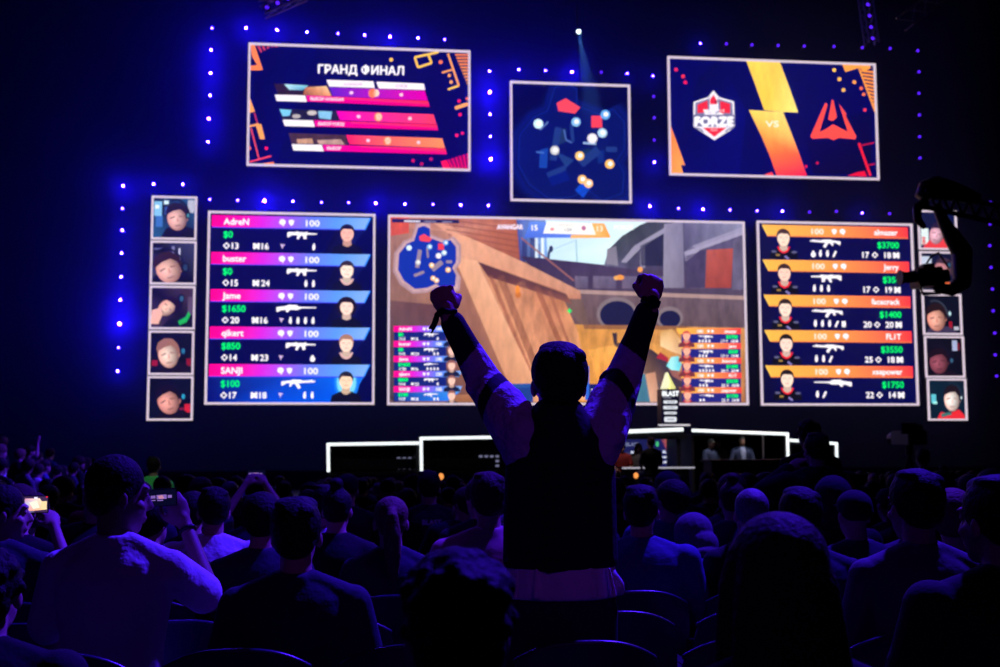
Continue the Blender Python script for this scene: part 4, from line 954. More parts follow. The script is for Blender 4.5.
# casters' desk at right
A = P(700, 459.5, 27.6); B = P(790, 459.5, 27.6); zd = A.z
t = empty('caster_desk', ((A.x+B.x)/2, 27.2, .36)); tag(t, 'dark red wooden desk in front of the right booth', 'desk'); off = -Vector(t.location)
g = MB(); g.box((A.x, 26.75, zd-.05), (B.x, 27.6, zd)); g.build('desktop', WOODD, t).location = off
g = MB(); g.box((A.x+.05, 26.85, .36), (B.x-.05, 26.9, zd-.05)); g.box((A.x+.05, 26.9, .36), (A.x+.1, 27.5, zd-.05)); g.box((B.x-.1, 26.9, .36), (B.x-.05, 27.5, zd-.05)); g.build('front_panel', WOODD, t).location = off
# sponsor pillar with the glowing triangle
YP = 28.9
A = P(661.5, 389, YP); B = P(679.5, 424, YP)
t = empty('sponsor_pillar', ((A.x+B.x)/2, YP, B.z-.02)); tag(t, 'black pillar with glowing yellow triangle, BLAST lettering and sponsor blocks', 'pillar'); off = -Vector(t.location)
g = MB(); g.box((A.x, YP, B.z-.02), (B.x, YP+.45, A.z)); g.build('body', METAL, t).location = off
PLATE = mat('plate_white', (.4, .4, .4), .5, emit=(.75, .72, .80), strength=.8)
q0 = P(659, 424.3, YP-.1); q1 = P(690, 425.8, YP-.1)
g = MB(); g.box((q0.x, YP-.12, q1.z), (q1.x, YP-.02, q0.z)); g.build('lit_foot_ledge', PLATE, t).location = off
p = Pic((A.x, B.x, .5, A.z+.6), YP); p.m = lambda x, y: ((lambda q: (q.x, q.z))(P(x, y, YP)))
p.rect_(662, 389.5, 679, 424, (12, 10, 34)); p.up()
p.text('BLAST', 662.4, 395.8, 4.8, (235, 238, 242), bold=.08, w=16.4); p.text('PREMIER', 664, 398.4, 1.4, (150, 150, 170), bold=.032)
for y, w_, h_ in ((402, 13.6, 3), (407.6, 14, 3.2), (413, 12.4, 2.4), (419.4, 12, 5)):
    p.poly([(670.8-w_/2, y-h_/2), (670.8+w_/2-1, y-h_/2), (670.8+w_/2, y), (670.8+w_/2-1, y+h_/2), (670.8-w_/2, y+h_/2), (670.8-w_/2-.8, y)], (215, 218, 225)); p.up(); p.rect_(670.8-w_*.3, y-h_*.12, 670.8+w_*.3, y+h_*.12, (120, 122, 140)); p.lay -= 1
p.build(t, 'display')
TRI = mat('triangle_yellow', (.6, .6, .3), .5, emit=rgb(245, 240, 150), strength=1)
TRI2 = mat('triangle_pale', (.6, .6, .4), .5, emit=rgb(255, 252, 205), strength=1)
def prism(pts2, y0, y1, name, m, t):
    g = MB(); n = len(pts2); vs = [(x, y0, z) for x, z in pts2]+[(x, y1, z) for x, z in pts2]
    g.add(vs, [tuple(range(n)), tuple(range(2*n-1, n-1, -1))]+[(i, i+n, (i+1) % n+n, (i+1) % n) for i in range(n)])
    g.build(name, m, t).location = off
f_ = lambda x, y: ((lambda q: (q.x, q.z))(P(x, y, YP)))
prism([f_(668.5, 372), f_(663.5, 388.4), f_(669, 388.4), f_(670.6, 380)], YP+.1, YP+.3, 'triangle_face', TRI2, t)
prism([f_(668.7, 372), f_(670.8, 380), f_(671.6, 388.4), f_(677, 388.4)], YP+.1, YP+.3, 'triangle_face', TRI, t)
# lit fascia under the left booths
a0, b0 = P(334, 474.5, YB-.35), P(560, 489, YB-.35)
t = empty('stage_fascia', ((a0.x+b0.x)/2, YB-.35, .36)); tag(t, 'dull blue panel along the foot of the left booths', 'panel'); off = -Vector(t.location)
g = MB(); g.box((a0.x, YB-.38, .36), (b0.x, YB-.32, a0.z-.03)); g.build('front_panel', SKIRT, t).location = off
g = MB(); g.box((a0.x-.05, YB-.40, a0.z-.03), (b0.x+.05, YB-.2, a0.z)); g.build('top_ledge', STAGEM, t).location = off
# small lamps near the stage front
def floor_lamp(px, py, y, m, label, r=.07):
    c = P(px, py, y); t = empty('floor_light', (c.x, y, floor_z(y))); tag(t, label, 'light')
    g = MB(); g.box((-.09, -.02, .0), (.09, .12, .04)); g.box((-.02, .03, .04), (.02, .07, c.z-floor_z(y)-r)); g.loft([(0, .12, c.z-floor_z(y)), (0, 0, c.z-floor_z(y))], [r*.7, r*1.15], 14); g.build('lamp_housing', METAL, t)
    g = MB(); g.ell((0, 0, c.z-floor_z(y)), (r, r*.4, r*1.25)); g.smooth = True; g.build('lens', m, t)
floor_lamp(441, 476.5, 24.8, AMBER, 'round amber light low before the left booths', .055)
floor_lamp(336, 481, 25.2, REDL, 'small red light low before the leftmost booth', .03)
floor_lamp(342, 478.3, 25.4, REDL, 'small red light beside another, nearer the cheering man', .03)
floor_lamp(636, 475.5, 24.8, AMBER, 'amber light low before the presenters desk', .05)

# ------------------------------------------------------------------ rigging overhead
def truss(label, p0, p1, w_=.3, lamps=0, name='lighting_truss'):
    A = Vector(p0); B = Vector(p1); d = (B-A); L = d.length; d.normalize()
    s = d.cross(Vector((0, 1, 0))).normalized(); u = s.cross(d).normalized()
    t = empty(name, A); tag(t, label, 'truss'); g = MB()
    cs = [s*a*w_/2+u*b*w_/2 for a, b in ((-1, -1), (1, -1), (1, 1), (-1, 1))]
    for c in cs: g.cyl(c, c+d*L, .024, 8)
    g.build('chord', RIGM, t); g = MB(); n = max(2, int(L/w_/1.1))
    for i in range(n):
        for k in range(4):
            g.cyl(cs[k]+d*L*i/n, cs[(k+1) % 4]+d*L*(i+1)/n, .012, 6)
    g.build('bracing', RIGM, t)
    for i in range(lamps):
        q = d*L*(i+.5)/lamps
        h = MB(); h.loft([q+Vector((0, .1, .08)), q+Vector((0, -.1, -.02))], [.07, .1], 12); hb = h.build('hanging_lamp', METAL, t)
        l = MB(); l.ell(q+Vector((0, -.11, -.03)), (.05, .03, .05)); l.build('lens', L_DIM, hb)
    return t
truss('short truss of dim violet lamps hanging above the grand final screen', P(262, 10, 31), P(304, -8, 31), .35, 4)
truss('vertical truss of dim lamps above the right end of the badge screen', P(872, 44, 32), P(864, -12, 32), .3, 5)
truss('slanted truss catching blue light at the top, furthest right', P(904, 22, 30), P(952, -14, 30), .4, 0)

# ------------------------------------------------------------------ camera crane in front of the right portraits
YC = 22.0
t = empty('camera_crane', P(1040, 215, YC)); tag(t, 'black camera crane arm and hanging camera before the right portrait tiles', 'camera crane'); off = -Vector(t.location)
q = lambda x, y, dy=0: P(x, y, YC+dy)
g = MB()
for (a, b) in (((925, 191), (1130, 232)), ((925, 207), (1130, 252))):
    for dy in (0, .3): g.cyl(q(*a, dy), q(*b, dy), .05, 10)
for i in range(16):
    x = 930+i*13; y = 192.5+i*2.62
    g.cyl(q(x, y), q(x+7, y+17), .028, 6); g.cyl(q(x+7, y+17), q(x+13, y+3), .028, 6); g.cyl(q(x, y, .3), q(x+7, y+17, .3), .028, 6); g.cyl(q(x+3, y, 0), q(x+3, y, .3), .02, 6)
g.build('arm', METAL, t).location = off
g = MB(); g.loft([q(921, 198, .15), q(926, 190, .15), q(936, 188, .15), q(952, 191, .15), q(978, 199, .15)], [.13, .2, .24, .2, .12], 12, upv=(0, 1, 0)); g.smooth = True; g.build('arm_head', METAL, t).location = off
g = MB(); g.chain([q(924, 203, .1), q(917, 208, .1), q(917.5, 219, .1), q(923, 226, .1)], [.1, .09, .08, .06], 10); g.chain([q(938, 208, .1), q(944, 222, .1), q(953, 238, .1), q(962, 252, .1), q(962, 282, .1)], [.1, .12, .17, .2, .17], 12); g.chain([q(962, 282, .1), q(952, 290, .1), q(938, 288, .1)], [.16, .12, .1], 10); g.build('remote_head', METAL, t, smooth=True).location = off
g = MB(); c = q(925, 278, 0); M = Matrix.Rotation(R(-6), 4, 'Y'); M.translation = c
g.box((-.22, -.2, -.18), (.3, .25, .18), M); g.box((-.05, -.1, .18), (.2, .1, .27), M); g.box((.3, -.14, -.12), (.46, .14, .12), M); g.build('camera_body', METAL, t, bevel=.02).location = off
g = MB(); g.cyl(c+Vector((-.2, 0, .02)), c+Vector((-.42, 0, .0)), .11, 16); g.cyl(c+Vector((-.42, 0, 0)), c+Vector((-.52, 0, 0)), .11, 16, r2=.15); g.build('lens', METAL, t).location = off
g = MB(); g.chain([c+Vector((.0, -.1, .28)), c+Vector((.1, -.1, .42)), c+Vector((.3, 0, .5)), c+Vector((.5, 0, .2))], [.02]*4, 8); g.build('cable', METAL, t).location = off; g = MB(); g.chain([c+Vector((-.15, -.1, -.18)), c+Vector((-.1, -.1, -.34)), c+Vector((.3, 0, -.3))], [.02]*3, 8); g.build('cable', METAL, t).location = off
# crane pedestal beyond the right edge of the picture
pb = P(1130, 240, YC); g = MB(); g.cyl((pb.x, YC+.15, floor_z(YC)), (pb.x, YC+.15, pb.z), .09, 14); g.box((pb.x-.7, YC-.55, floor_z(YC)), (pb.x+.7, YC+.85, floor_z(YC)+.12)); g.box((pb.x-.25, YC-.1, pb.z-.2), (pb.x+1.3, YC+.4, pb.z+.2)); g.build('pedestal', METAL, t).location = off

# ------------------------------------------------------------------ people
def Rz(a): return Matrix.Rotation(a, 4, 'Z')
def Rx(a): return Matrix.Rotation(a, 4, 'X')
def Ry(a): return Matrix.Rotation(a, 4, 'Y')
def T(x, y, z): return Matrix.Translation((x, y, z))

def hand(mb, wrist, d, n, kind='relaxed', s=1.0, side=1):
    """d: direction the fingers point, n: direction the palm faces, side: +1 when the thumb leaves towards d x n"""
    w = Vector(wrist); d = Vector(d).normalized(); n = Vector(n); n = (n-d*n.dot(d)).normalized(); t = d.cross(n)*side
    def q(a, b, c): return w+(d*a+t*b+n*c)*s       # along, towards thumb, palmward
    M = Matrix((t, d, n)).transposed()
    mb.ell(q(.045, 0, 0), (.040*s, .05*s, .016*s), M); mb.ell(q(.06, -.004, .001), (.04*s, .034*s, .015*s), M)
    mb.cap(q(-.03, 0, 0), q(.02, 0, 0), .026*s, .027*s, 10)
    L = [.88, 1.0, .94, .76]
    for i in range(4):
        b = .030-.0195*i; k = L[i]; r = .0088-.0006*(i == 3)
        a0 = .084-.004*abs(i-1.2)
        if kind == 'fist':
            ch = [(a0, b, -.002), (a0+.010, b*.95, .032*k+.006), (a0-.024, b*.9, .040*k+.004), (a0-.034, b*.9, .018)]
            r *= 1.12
        elif kind == 'grip':
            ch = [(a0, b, .0), (a0+.030*k, b, .016), (a0+.036*k, b, .040), (a0+.020*k, b, .056)]
        else:
            ch = [(a0, b, .0), (a0+.038*k, b*1.15, .006), (a0+.064*k, b*1.15, .020), (a0+.080*k, b*1.1, .038)]
        mb.chain([q(*c) for c in ch], [r*s, r*s, r*.92*s, r*.8*s], 8)
    if kind == 'fist': ch = [(.02, .030, .008), (.050, .046, .022), (.068, .030, .044), (.062, .006, .052)]
    elif kind == 'grip': ch = [(.02, .030, .006), (.050, .050, .018), (.072, .052, .034), (.088, .044, .044)]
    else: ch = [(.02, .028, .004), (.048, .048, .012), (.072, .056, .022), (.092, .056, .032)]
    mb.chain([q(*c) for c in ch], [.013*s, .012*s, .0105*s, .009*s], 8)

def head_prims(skin, hair, H, style, s=1.0, fine=True):
    def e(mb, c, r, M=None):
        c = H @ Vector(c); M3 = H.to_3x3()
        mb.ell(c, r, M3 @ M if M else M3, 16, 12)
    def k(mb, a, b, r1, r2): mb.cap(H @ Vector(a), H @ Vector(b), r1, r2, 10)
    e(skin, (0, -.012, .032), (.073, .094, .084)); e(skin, (0, .028, -.038), (.058, .064, .078)); e(skin, (0, .05, -.088), (.034, .032, .03))
    e(skin, (0, .012, -.07), (.052, .062, .045))
    if fine:
        k(skin, (0, .088, .012), (0, .108, -.028), .009, .013); e(skin, (0, .1, -.033), (.017, .012, .009))
        e(skin, (0, .082, .028), (.052, .016, .010)); e(skin, (0, .086, -.062), (.024, .012, .006)); e(skin, (0, .084, -.072), (.022, .012, .007))
        for q in (-1, 1): e(skin, (q*.03, .08, .006), (.013, .01, .008)); e(skin, (q*.042, .06, -.03), (.02, .02, .018))
    for q in (-1, 1): e(skin, (q*.076, -.008, -.012), (.009, .018, .030), Rz(-q*.35).to_3x3())
    if style == 'bald': return
    if style in ('short', 'crop', 'fade'):
        r = {'short': .012, 'crop': .007, 'fade': .014}[style]+(0 if fine else .012)
        e(hair, (0, -.020, .042), (.074+r, .094+r, .080+r)); e(hair, (0, -.052, -.005), (.064+r*.6, .050+r, .062))
        for q in (-1, 1): e(hair, (q*.064, -.012, .012), (.016, .04, .04))
        if style == 'short':
            e(hair, (.01, .03, .095), (.058, .055, .030)); e(hair, (-.02, -.02, .112), (.05, .06, .018)); e(hair, (.03, -.06, .09), (.04, .04, .03))
        if style == 'fade':
            e(hair, (0, .0, .108), (.062, .082, .028)); e(hair, (.03, -.055, .088), (.045, .045, .032)); e(hair, (-.035, -.05, .085), (.04, .045, .034))
    elif style == 'curly':
        rr = random.Random(3); e(hair, (0, -.02, .045), (.086, .106, .088)); e(hair, (0, -.055, -.01), (.075, .055, .07))
        for _ in range(70):
            a = rr.uniform(0, 2*PI); b = rr.uniform(-.3, 1.5); v = Vector((math.cos(a)*math.cos(b)*.085, math.sin(a)*math.cos(b)*.105-.025, .04+math.sin(b)*.085))
            if v.y > .06 and v.z < .07: continue
            e(hair, v, (.018, .018, .018))
    elif style == 'long':
        e(hair, (0, -.018, .044), (.088, .106, .088)); e(hair, (0, -.055, -.03), (.086, .06, .10))
        mb = hair
        mb.loft([H @ Vector(p) for p in ((0, -.03, .08), (0, -.048, 0), (0, -.062, -.09), (0, -.078, -.19), (0, -.088, -.30), (0, -.092, -.38), (0, -.09, -.41))], [(.075, .05), (.098, .058), (.108, .055), (.118, .046), (.112, .04), (.092, .032), (.055, .018)], 16, upv=(0, 1, 0))
        for q in (-1, 1): mb.loft([H @ Vector(p) for p in ((q*.06, .0, .06), (q*.082, .0, 0), (q*.088, .01, -.09), (q*.095, .0, -.2), (q*.09, -.01, -.28))], [.03, .028, .028, .03, .012], 10)
    elif style == 'ponytail':
        e(hair, (0, -.018, .042), (.083, .102, .084)); e(hair, (0, -.05, -.005), (.072, .052, .062)); e(hair, (0, -.125, .055), (.026, .028, .026))
        hair.loft([H @ Vector(p) for p in ((0, -.13, .07), (0, -.16, .04), (0, -.165, -.04), (.004, -.15, -.14), (.006, -.135, -.23), (.004, -.125, -.29))], [.014, .030, .042, .040, .028, .008], 12)
    elif style == 'bun':
        e(hair, (0, -.018, .042), (.083, .102, .084)); e(hair, (0, -.05, -.005), (.072, .052, .062)); e(hair, (0, -.05, .145), (.04, .04, .034))
    elif style == 'cap':
        e(hair, (0, -.014, .050), (.086, .104, .080)); e(hair, (0, -.045, .02), (.083, .07, .05)); e(hair, (0, .115, .045), (.062, .052, .008), Rx(-.15).to_3x3())
    elif style == 'hood':
        e(hair, (0, -.022, .03), (.105, .118, .115)); e(hair, (0, -.05, -.06), (.10, .09, .09)); e(hair, (0, -.035, -.13), (.125, .09, .055))

def figure(seated=True, lean=0., turn=0., side=0., head=(0, 0, 0), arms=(None, None), hands=('relaxed', 'relaxed'), hdir=(None, None), style='short', sleeves='short',
           wide=1.0, palms=(None, None), height=1.0, headshift=(0, 0, 0), jacket=False, legs=True, fine=True):
    """arms: (left, right), each (elbow, wrist) in the figure's frame or None. Returns dict of MB by part, figure facing +y with feet at z = 0"""
    body, hair, shirt, trs, shoes = MB(), MB(), MB(), MB(), MB()
    hz_ = .55 if seated else .92
    B = T(0, 0, hz_) @ Rz(turn) @ Ry(side) @ Rx(-lean)
    def u(x, y, z): return B @ Vector((x, y, z))
    U3 = B.to_3x3()
    def torso(mb, k, z0=-.04, top=True, k2=0):
        secs = [(-.06, .165, .115), (.0, .17, .12), (.10, .155, .11), (.22, .160, .115), (.34, .180, .122), (.42, .190, .115), (.47, .175, .095), (.505, .13, .075), (.53, .075, .06)]
        secs = [q for q in secs if q[0] >= z0]
        mb.loft([u(0, 0, z) for z, a, b in secs], [(a*wide*k+k2, b*k+k2) for z, a, b in secs], 20, upv=U3 @ Vector((0, 1, 0)))
    torso(body, .93)
    torso(shirt, 1.06, -.05, k2=.008 if jacket else 0)
    # neck and head
    hx, hy, hz2 = headshift
    H = B @ T(hx, .03+hy, .665+hz2) @ Rz(head[0]) @ Rx(head[1]) @ Ry(head[2])
    body.cap(u(0, -.005, .47), H @ Vector((0, -.02, -.04)), .055, .052, 14)
    for q in (-1, 1): body.cap(u(q*.03, -.01, .54), u(q*.12*wide, -.005, .475), .026, .03, 10); shirt.cap(u(q*.05, -.012, .522), u(q*.15*wide, -.005, .463), .040, .056, 12)
    head_prims(body, hair, H, style, fine=fine)
    shirt.loft([u(0, 0, .49), u(0, .0, .53), u(0, -.002, .555)], [(.10, .085), (.078, .072), (.062, .062)], 16, upv=U3 @ Vector((0, 1, 0)))
    k = .015 if jacket else 0
    for i, q in enumerate((-1, 1)):
        S = u(q*.185*wide, 0, .445)
        if arms[i]: E, Wr = Vector(arms[i][0]), Vector(arms[i][1])
        else:
            E = u(q*.245*wide, .04, .19); Wr = Vector((q*.12, .30, hz_+.12)) if seated else u(q*.25*wide, .10, -.06)
            Wr = B @ Vector((q*.12, .30, .10)) if seated else Wr
        body.cap(S, E, .046, .038, 12); body.cap(E, Wr, .039, .025, 12)
        d = Vector(hdir[i]) if hdir[i] else (Wr-E); n = palms[i] if palms[i] else ((0, 0, -1) if seated else (-q, 0, 0))
        hand(body, Wr, d, n, hands[i], side=q if True else 1)
        shirt.ell(S, .062+k)
        if sleeves == 'short':
            m = S.lerp(E, .78); shirt.cap(S, m, .064+k, .066+k, 14)
        elif sleeves == 'long':
            shirt.cap(S, E, .060+k, .050+k, 14); shirt.cap(E, E.lerp(Wr, .93), .050+k, .036+k, 14)
            if jacket:
                for tt in (.3, .6, .85): shirt.ell(S.lerp(E, tt), .062+k*.7)
    # legs
    if legs:
        for q in (-1, 1):
            hp = u(q*.09, 0, -.03)
            if seated: kn = Vector((q*.13, .46, .52)); an = Vector((q*.13, .44, .10))
            else: kn = Vector((q*.10, .03, .50)); an = Vector((q*.11, 0, .09))
            body.cap(hp, kn, .075, .052, 12); body.cap(kn, an, .050, .034, 12); body.cap(an, an+Vector((0, .12, -.045)), .034, .028, 10)
            trs.cap(hp, kn, .092, .066, 14); trs.cap(kn, an+Vector((0, 0, .03)), .064, .050, 14)
            shoes.loft([an+Vector((0, -.07, -.055)), an+Vector((0, -.05, -.045)), an+Vector((0, .06, -.045)), an+Vector((0, .15, -.06)), an+Vector((0, .19, -.066))], [(.03, .025), (.042, .044), (.045, .042), (.044, .028), (.02, .014)], 12, upv=(0, 0, 1))
            shoes.ell(an+Vector((0, 0, -.02)), (.042, .05, .05))
        trs.loft([u(0, 0, -.12), u(0, 0, -.06), u(0, 0, .05)], [(.15, .10), (.18*wide, .135), (.172*wide, .12)], 18, upv=U3 @ Vector((0, 1, 0)))
    return dict(body=body, hair=hair, shirt=shirt, trousers=trs, shoes=shoes, H=H, B=B)

_mesh_cache = {}
def person(label, loc, rz=0, mats=None, voxel=.007, group=None, **kw):
    """a near figure: continuous skin body with hair and clothing as its parts"""
    mats = mats or {}
    f = figure(**kw)
    me = f['body'].remesh('person', [mats.get('skin', SKIN)], voxel, 3)
    o = link_mesh('person', me, None, loc); o.rotation_euler = (0, 0, rz); tag(o, label, 'person', group)
    if f['hair'].v:
        st = kw.get('style', 'short'); nm = 'cap' if st == 'cap' else ('hood' if st == 'hood' else 'hair')
        kid(o, link_mesh(nm, f['hair'].remesh(nm, [mats.get('hair', HAIR)], voxel, 2), o))
    nm = mats.get('top_name', 'jacket' if kw.get('jacket') else 'shirt')
    kid(o, link_mesh(nm, f['shirt'].remesh(nm, [mats.get('top', BLACK)], voxel*1.2, 5), o))
    if kw.get('legs', True):
        kid(o, link_mesh('trousers', f['trousers'].remesh('trousers', [mats.get('legs', DENIM)], voxel*1.8, 4), o))
        kid(o, link_mesh('shoes', f['shoes'].remesh('shoes', [SHOE], voxel*1.5, 2), o))
    o['_H'] = 0; del o['_H']
    return o, f

# ---- the cheering man, built where he stands
YH = 4.0
zf = floor_z(YH)
base = P(560, 430, YH); hx0 = base.x
def loc_(px, py, Y): p = P(px, py, Y); return Vector((p.x-hx0, p.y-YH, p.z-zf))
sL, eL, wL, kL = loc_(521, 432, 4.0), loc_(486, 385, 4.2), loc_(447.5, 313, 4.2), loc_(443, 293, 4.2)
sR, eR, wR, kR = loc_(600, 430, 4.0), loc_(623, 379, 4.16), loc_(650.5, 302, 4.12), loc_(656.5, 280, 4.12)
hc = loc_(558.5, 383, 4.0)
body, hair = MB(), MB()
def sec(mb, rows, n=22):
    mb.loft([Vector(p) for p, a, b in rows], [(a, b) for p, a, b in rows], n, upv=(0, 1, 0))
xs = loc_(560, 500, 4.0).x
zt_ = lambda py: loc_(560, py, 4.0).z
sec(body, [((xs, 0, .86), .16, .11), ((xs, 0, .95), .165, .115), ((xs, 0, 1.1), .145, .10), ((xs, 0, 1.25), .16, .11), ((xs, 0, 1.38), .165, .115), ((0, 0, 1.46), .15, .10), ((0, 0, 1.53), .08, .07)])
body.cap((0, 0, 1.48), hc+Vector((0, -.01, -.05)), .06, .057, 14)
for S, E_, W_, K in ((sL, eL, wL, kL), (sR, eR, wR, kR)):
    body.cap(S+Vector((0, 0, -.03)), E_, .05, .04, 14); body.cap(E_, W_, .042, .027, 14)
hand(body, wL, (kL-wL)+Vector((.0, .02, 0)), (.15, 1, 0), 'fist', 1.14, -1)
hand(body, wR, (kR-wR)+Vector((-.01, .02, 0)), (-.2, 1, .1), 'fist', 1.14, 1)
Hh = T(*(hc+Vector((0, 0, -.004)))) @ Rx(.12) @ Matrix.Diagonal((1.12, 1.06, 1.08, 1))
head_prims(body, hair, Hh, 'fade')
for q in (-1, 1): hair.ell(Hh @ Vector((q*.062, -.03, .03)), (.026, .05, .06))
for q in (-1, 1):
    hp, kn, an = Vector((xs+q*.09, 0, .88)), Vector((xs+q*.10, .04, .5)), Vector((xs+q*.12, 0, .09))
    body.cap(hp, kn, .08, .055, 12); body.cap(kn, an, .054, .036, 12); body.cap(an, an+Vector((0, .12, -.045)), .036, .03, 10)
me = body.remesh('person', [SKIN], .0055, 3)
hero = link_mesh('person', me, None, (hx0, YH, zf)); tag(hero, 'standing man seen from behind cheering with both fists raised, black and pale jacket', 'person')
kid(hero, link_mesh('hair', hair.remesh('hair', [HAIR], .0055, 2), hero))
# sleeves: pale upper arm, dark band, black forearm
def sleeve_marks(S, E_, W_, stripe):
    S, E_, W_ = Vector(S), Vector(E_), Vector(W_)
    def f(c):
        c = Vector(c); best = None
        for k, (a, b) in enumerate(((S, E_), (E_, W_))):
            d = b-a; t = max(0, min(1, (c-a).dot(d)/d.dot(d))); r = (c-(a+d*t)).length
            if best is None or r < best[0]: best = (r, k+t, c-(a+d*t))
        t = best[1]
        if t > stripe[0]+best[2].x*stripe[3]: return 1
        v = t+best[2].x*3.0*stripe[4]
        if stripe[1] < v < stripe[2]: return 1
        return 0
    return f
for S, E_, W_, nm, sp in ((sL, eL, wL, 'left', (1.42, .62, .84, 1.6, -.8)), (sR, eR, wR, 'right', (1.34, .55, .85, -1.2, 1.0))):
    m = MB(); cf = E_.lerp(W_, .86)
    m.cap(S+Vector((0, 0, -.02)), S.lerp(E_, .5), .088, .084, 18); m.cap(S.lerp(E_, .4), E_, .083, .068, 18); m.cap(E_, E_.lerp(W_, .45), .066, .052, 18); m.cap(E_.lerp(W_, .4), cf, .051, .044, 18)
    # cloth folds
    rr = random.Random(11 if nm == 'left' else 5)
    for k in range(9):
        t = rr.uniform(.05, .95); c = S.lerp(E_, t); r = .083-.018*t; a = rr.uniform(0, 2*PI)
        ax = (E_-S).normalized(); s1 = ax.cross(Vector((0, 1, 0))).normalized(); s2 = ax.cross(s1)
        o1 = (s1*math.cos(a)+s2*math.sin(a))*r*.86; o2 = (s1*math.cos(a+1.3)+s2*math.sin(a+1.3))*r*.86
        m.chain([c+o1, c+(o1+o2)*.66+ax*.018, c+o2+ax*.04], [.014, .021, .012], 8)
    m.ell(S+Vector((.02 if nm == 'left' else -.02, -.0, -.06)), (.09, .09, .085))
    m.ell(S+Vector((.03 if nm == 'left' else -.015, -.01, -.075)), (.07, .09, .08))
    o = link_mesh('sleeve', m.remesh('sleeve', [LILAC, BLACK], .0065, 3, mark=sleeve_marks(S, E_, W_, sp)), hero); o['label'] = 'pale purple-white sleeve with black cuff and diagonal black band'
    kid(hero, o)
# black jacket body
m = MB()
sec(m, [((xs, 0, zt_(567)), .190, .135), ((xs, 0, zt_(560)), .194, .138), ((xs, 0, zt_(520)), .192, .136), ((xs+.002, 0, zt_(480)), .188, .134), ((xs+.002, 0, zt_(455)), .184, .13), ((xs, 0, zt_(440)), .165, .12), ((-.005, 0, zt_(424)), .125, .10), ((-.005, 0, zt_(412)), .095, .085), ((-.004, .01, zt_(404)), .078, .072)])
for k in range(8):
    z = zt_(560-14*k); m.chain([(xs-.19+.01*k, -.05, z), (xs-.06, -.132, z-.02), (xs+.05+.01*k, -.132, z-.012)], [.008, .012, .006], 8)
kid(hero, link_mesh('jacket_body', m.remesh('jacket_body', [BLACK], .007, 5), hero))
# pale shirt hem hanging below
m = MB()
sec(m, [((xs-.0, 0, zt_(597)), .188, .135), ((xs-.0, 0, zt_(590)), .192, .14), ((xs, 0, zt_(575)), .188, .135), ((xs, 0, zt_(560)), .182, .13), ((xs, 0, zt_(552)), .17, .12)])
m.chain([(xs+.15, -.05, zt_(570)), (xs+.185, -.04, zt_(584)), (xs+.20, -.01, zt_(592))], [.02, .022, .016], 10)
for k in range(6): m.chain([(xs-.16+.06*k, -.12, zt_(566)), (xs-.17+.065*k, -.128, zt_(592))], [.006, .009], 8)
o = link_mesh('shirt_hem', m.remesh('shirt_hem', [WHITEC], .007, 4), hero); o['label'] = 'pale shirt hem below the black jacket'; kid(hero, o)
m = MB()
for q in (-1, 1):
    m.cap((xs+q*.085, 0, .93), (xs+q*.10, .04, .5), .108, .085, 16); m.cap((xs+q*.10, .04, .5), (xs+q*.12, 0, .12), .085, .07, 16)
sec(m, [((xs, 0, .84), .17, .12), ((xs, 0, .9), .18, .13), ((xs, 0, 1.02), .17, .12)])
kid(hero, link_mesh('trousers', m.remesh('trousers', [DENIM], .011, 4), hero))
for q in (-1, 1):
    m = MB(); an = Vector((xs+q*.12, 0, .09)); m.loft([an+Vector((0, -.08, -.055)), an+Vector((0, -.05, -.045)), an+Vector((0, .06, -.045)), an+Vector((0, .16, -.06)), an+Vector((0, .20, -.066))], [(.03, .025), (.045, .046), (.048, .044), (.046, .03), (.02, .014)], 14, upv=(0, 0, 1)); m.ell(an+Vector((0, 0, -.02)), (.045, .055, .055))
    kid(hero, link_mesh('shoe', m.remesh('shoe', [SHOE], .008, 2), hero))
# wrist watch and knotted wrist cord
m = MB(); d = (wR-eR).normalized(); M = d.to_track_quat('Z', 'Y').to_matrix()
wc = wR-d*.0
n = 20; vs = []; fs = []
for i in range(n):
    a = 2*PI*i/n
    for (rr_, h) in ((.031, -.012), (.036, -.010), (.036, .010), (.031, .012)): vs.append(wc+M @ Vector((math.cos(a)*rr_, math.sin(a)*rr_, h)))
for i in range(n):
    for k in range(4): fs.append((i*4+k, i*4+(k+1) % 4, ((i+1) % n)*4+(k+1) % 4, ((i+1) % n)*4+k))
m.add(vs, fs); wa = m.build('watch_strap', METAL, hero, smooth=True)
m = MB(); nb = M.inverted() @ Vector((0, -1, .1)); nb.z = 0; nb.normalize(); nn = M @ nb
m.cyl(wc+nn*.030, wc+nn*.044, .024, 20); m.cyl(wc+nn*.044, wc+nn*.047, .021, 20); m.box((-.004, -.004, -.004), (.004, .004, .004), T(*(wc+nn*.037+Vector((.026, 0, 0)))))
m.build('watch_case', GLASSB, hero)
m = MB(); c0 = wL+Vector((-.02, -.02, .005))
m.chain([c0+Vector((.045, 0, .0)), c0+Vector((.02, -.012, -.004)), c0, c0+Vector((-.018, -.0, -.014)), c0+Vector((-.022, 0, -.032))], [.010, .011, .013, .011, .009], 8)
m.chain([c0+Vector((-.022, 0, -.03)), c0+Vector((-.032, 0, -.048)), c0+Vector((-.045, 0, -.062))], [.012, .007, .005], 8)
m.chain([c0+Vector((-.022, 0, -.03)), c0+Vector((-.024, 0, -.052)), c0+Vector((-.038, .0, -.078))], [.012, .006, .004], 8)
kid(hero, link_mesh('wrist_cord', m.remesh('wrist_cord', [BLACK], .004, 1), hero))

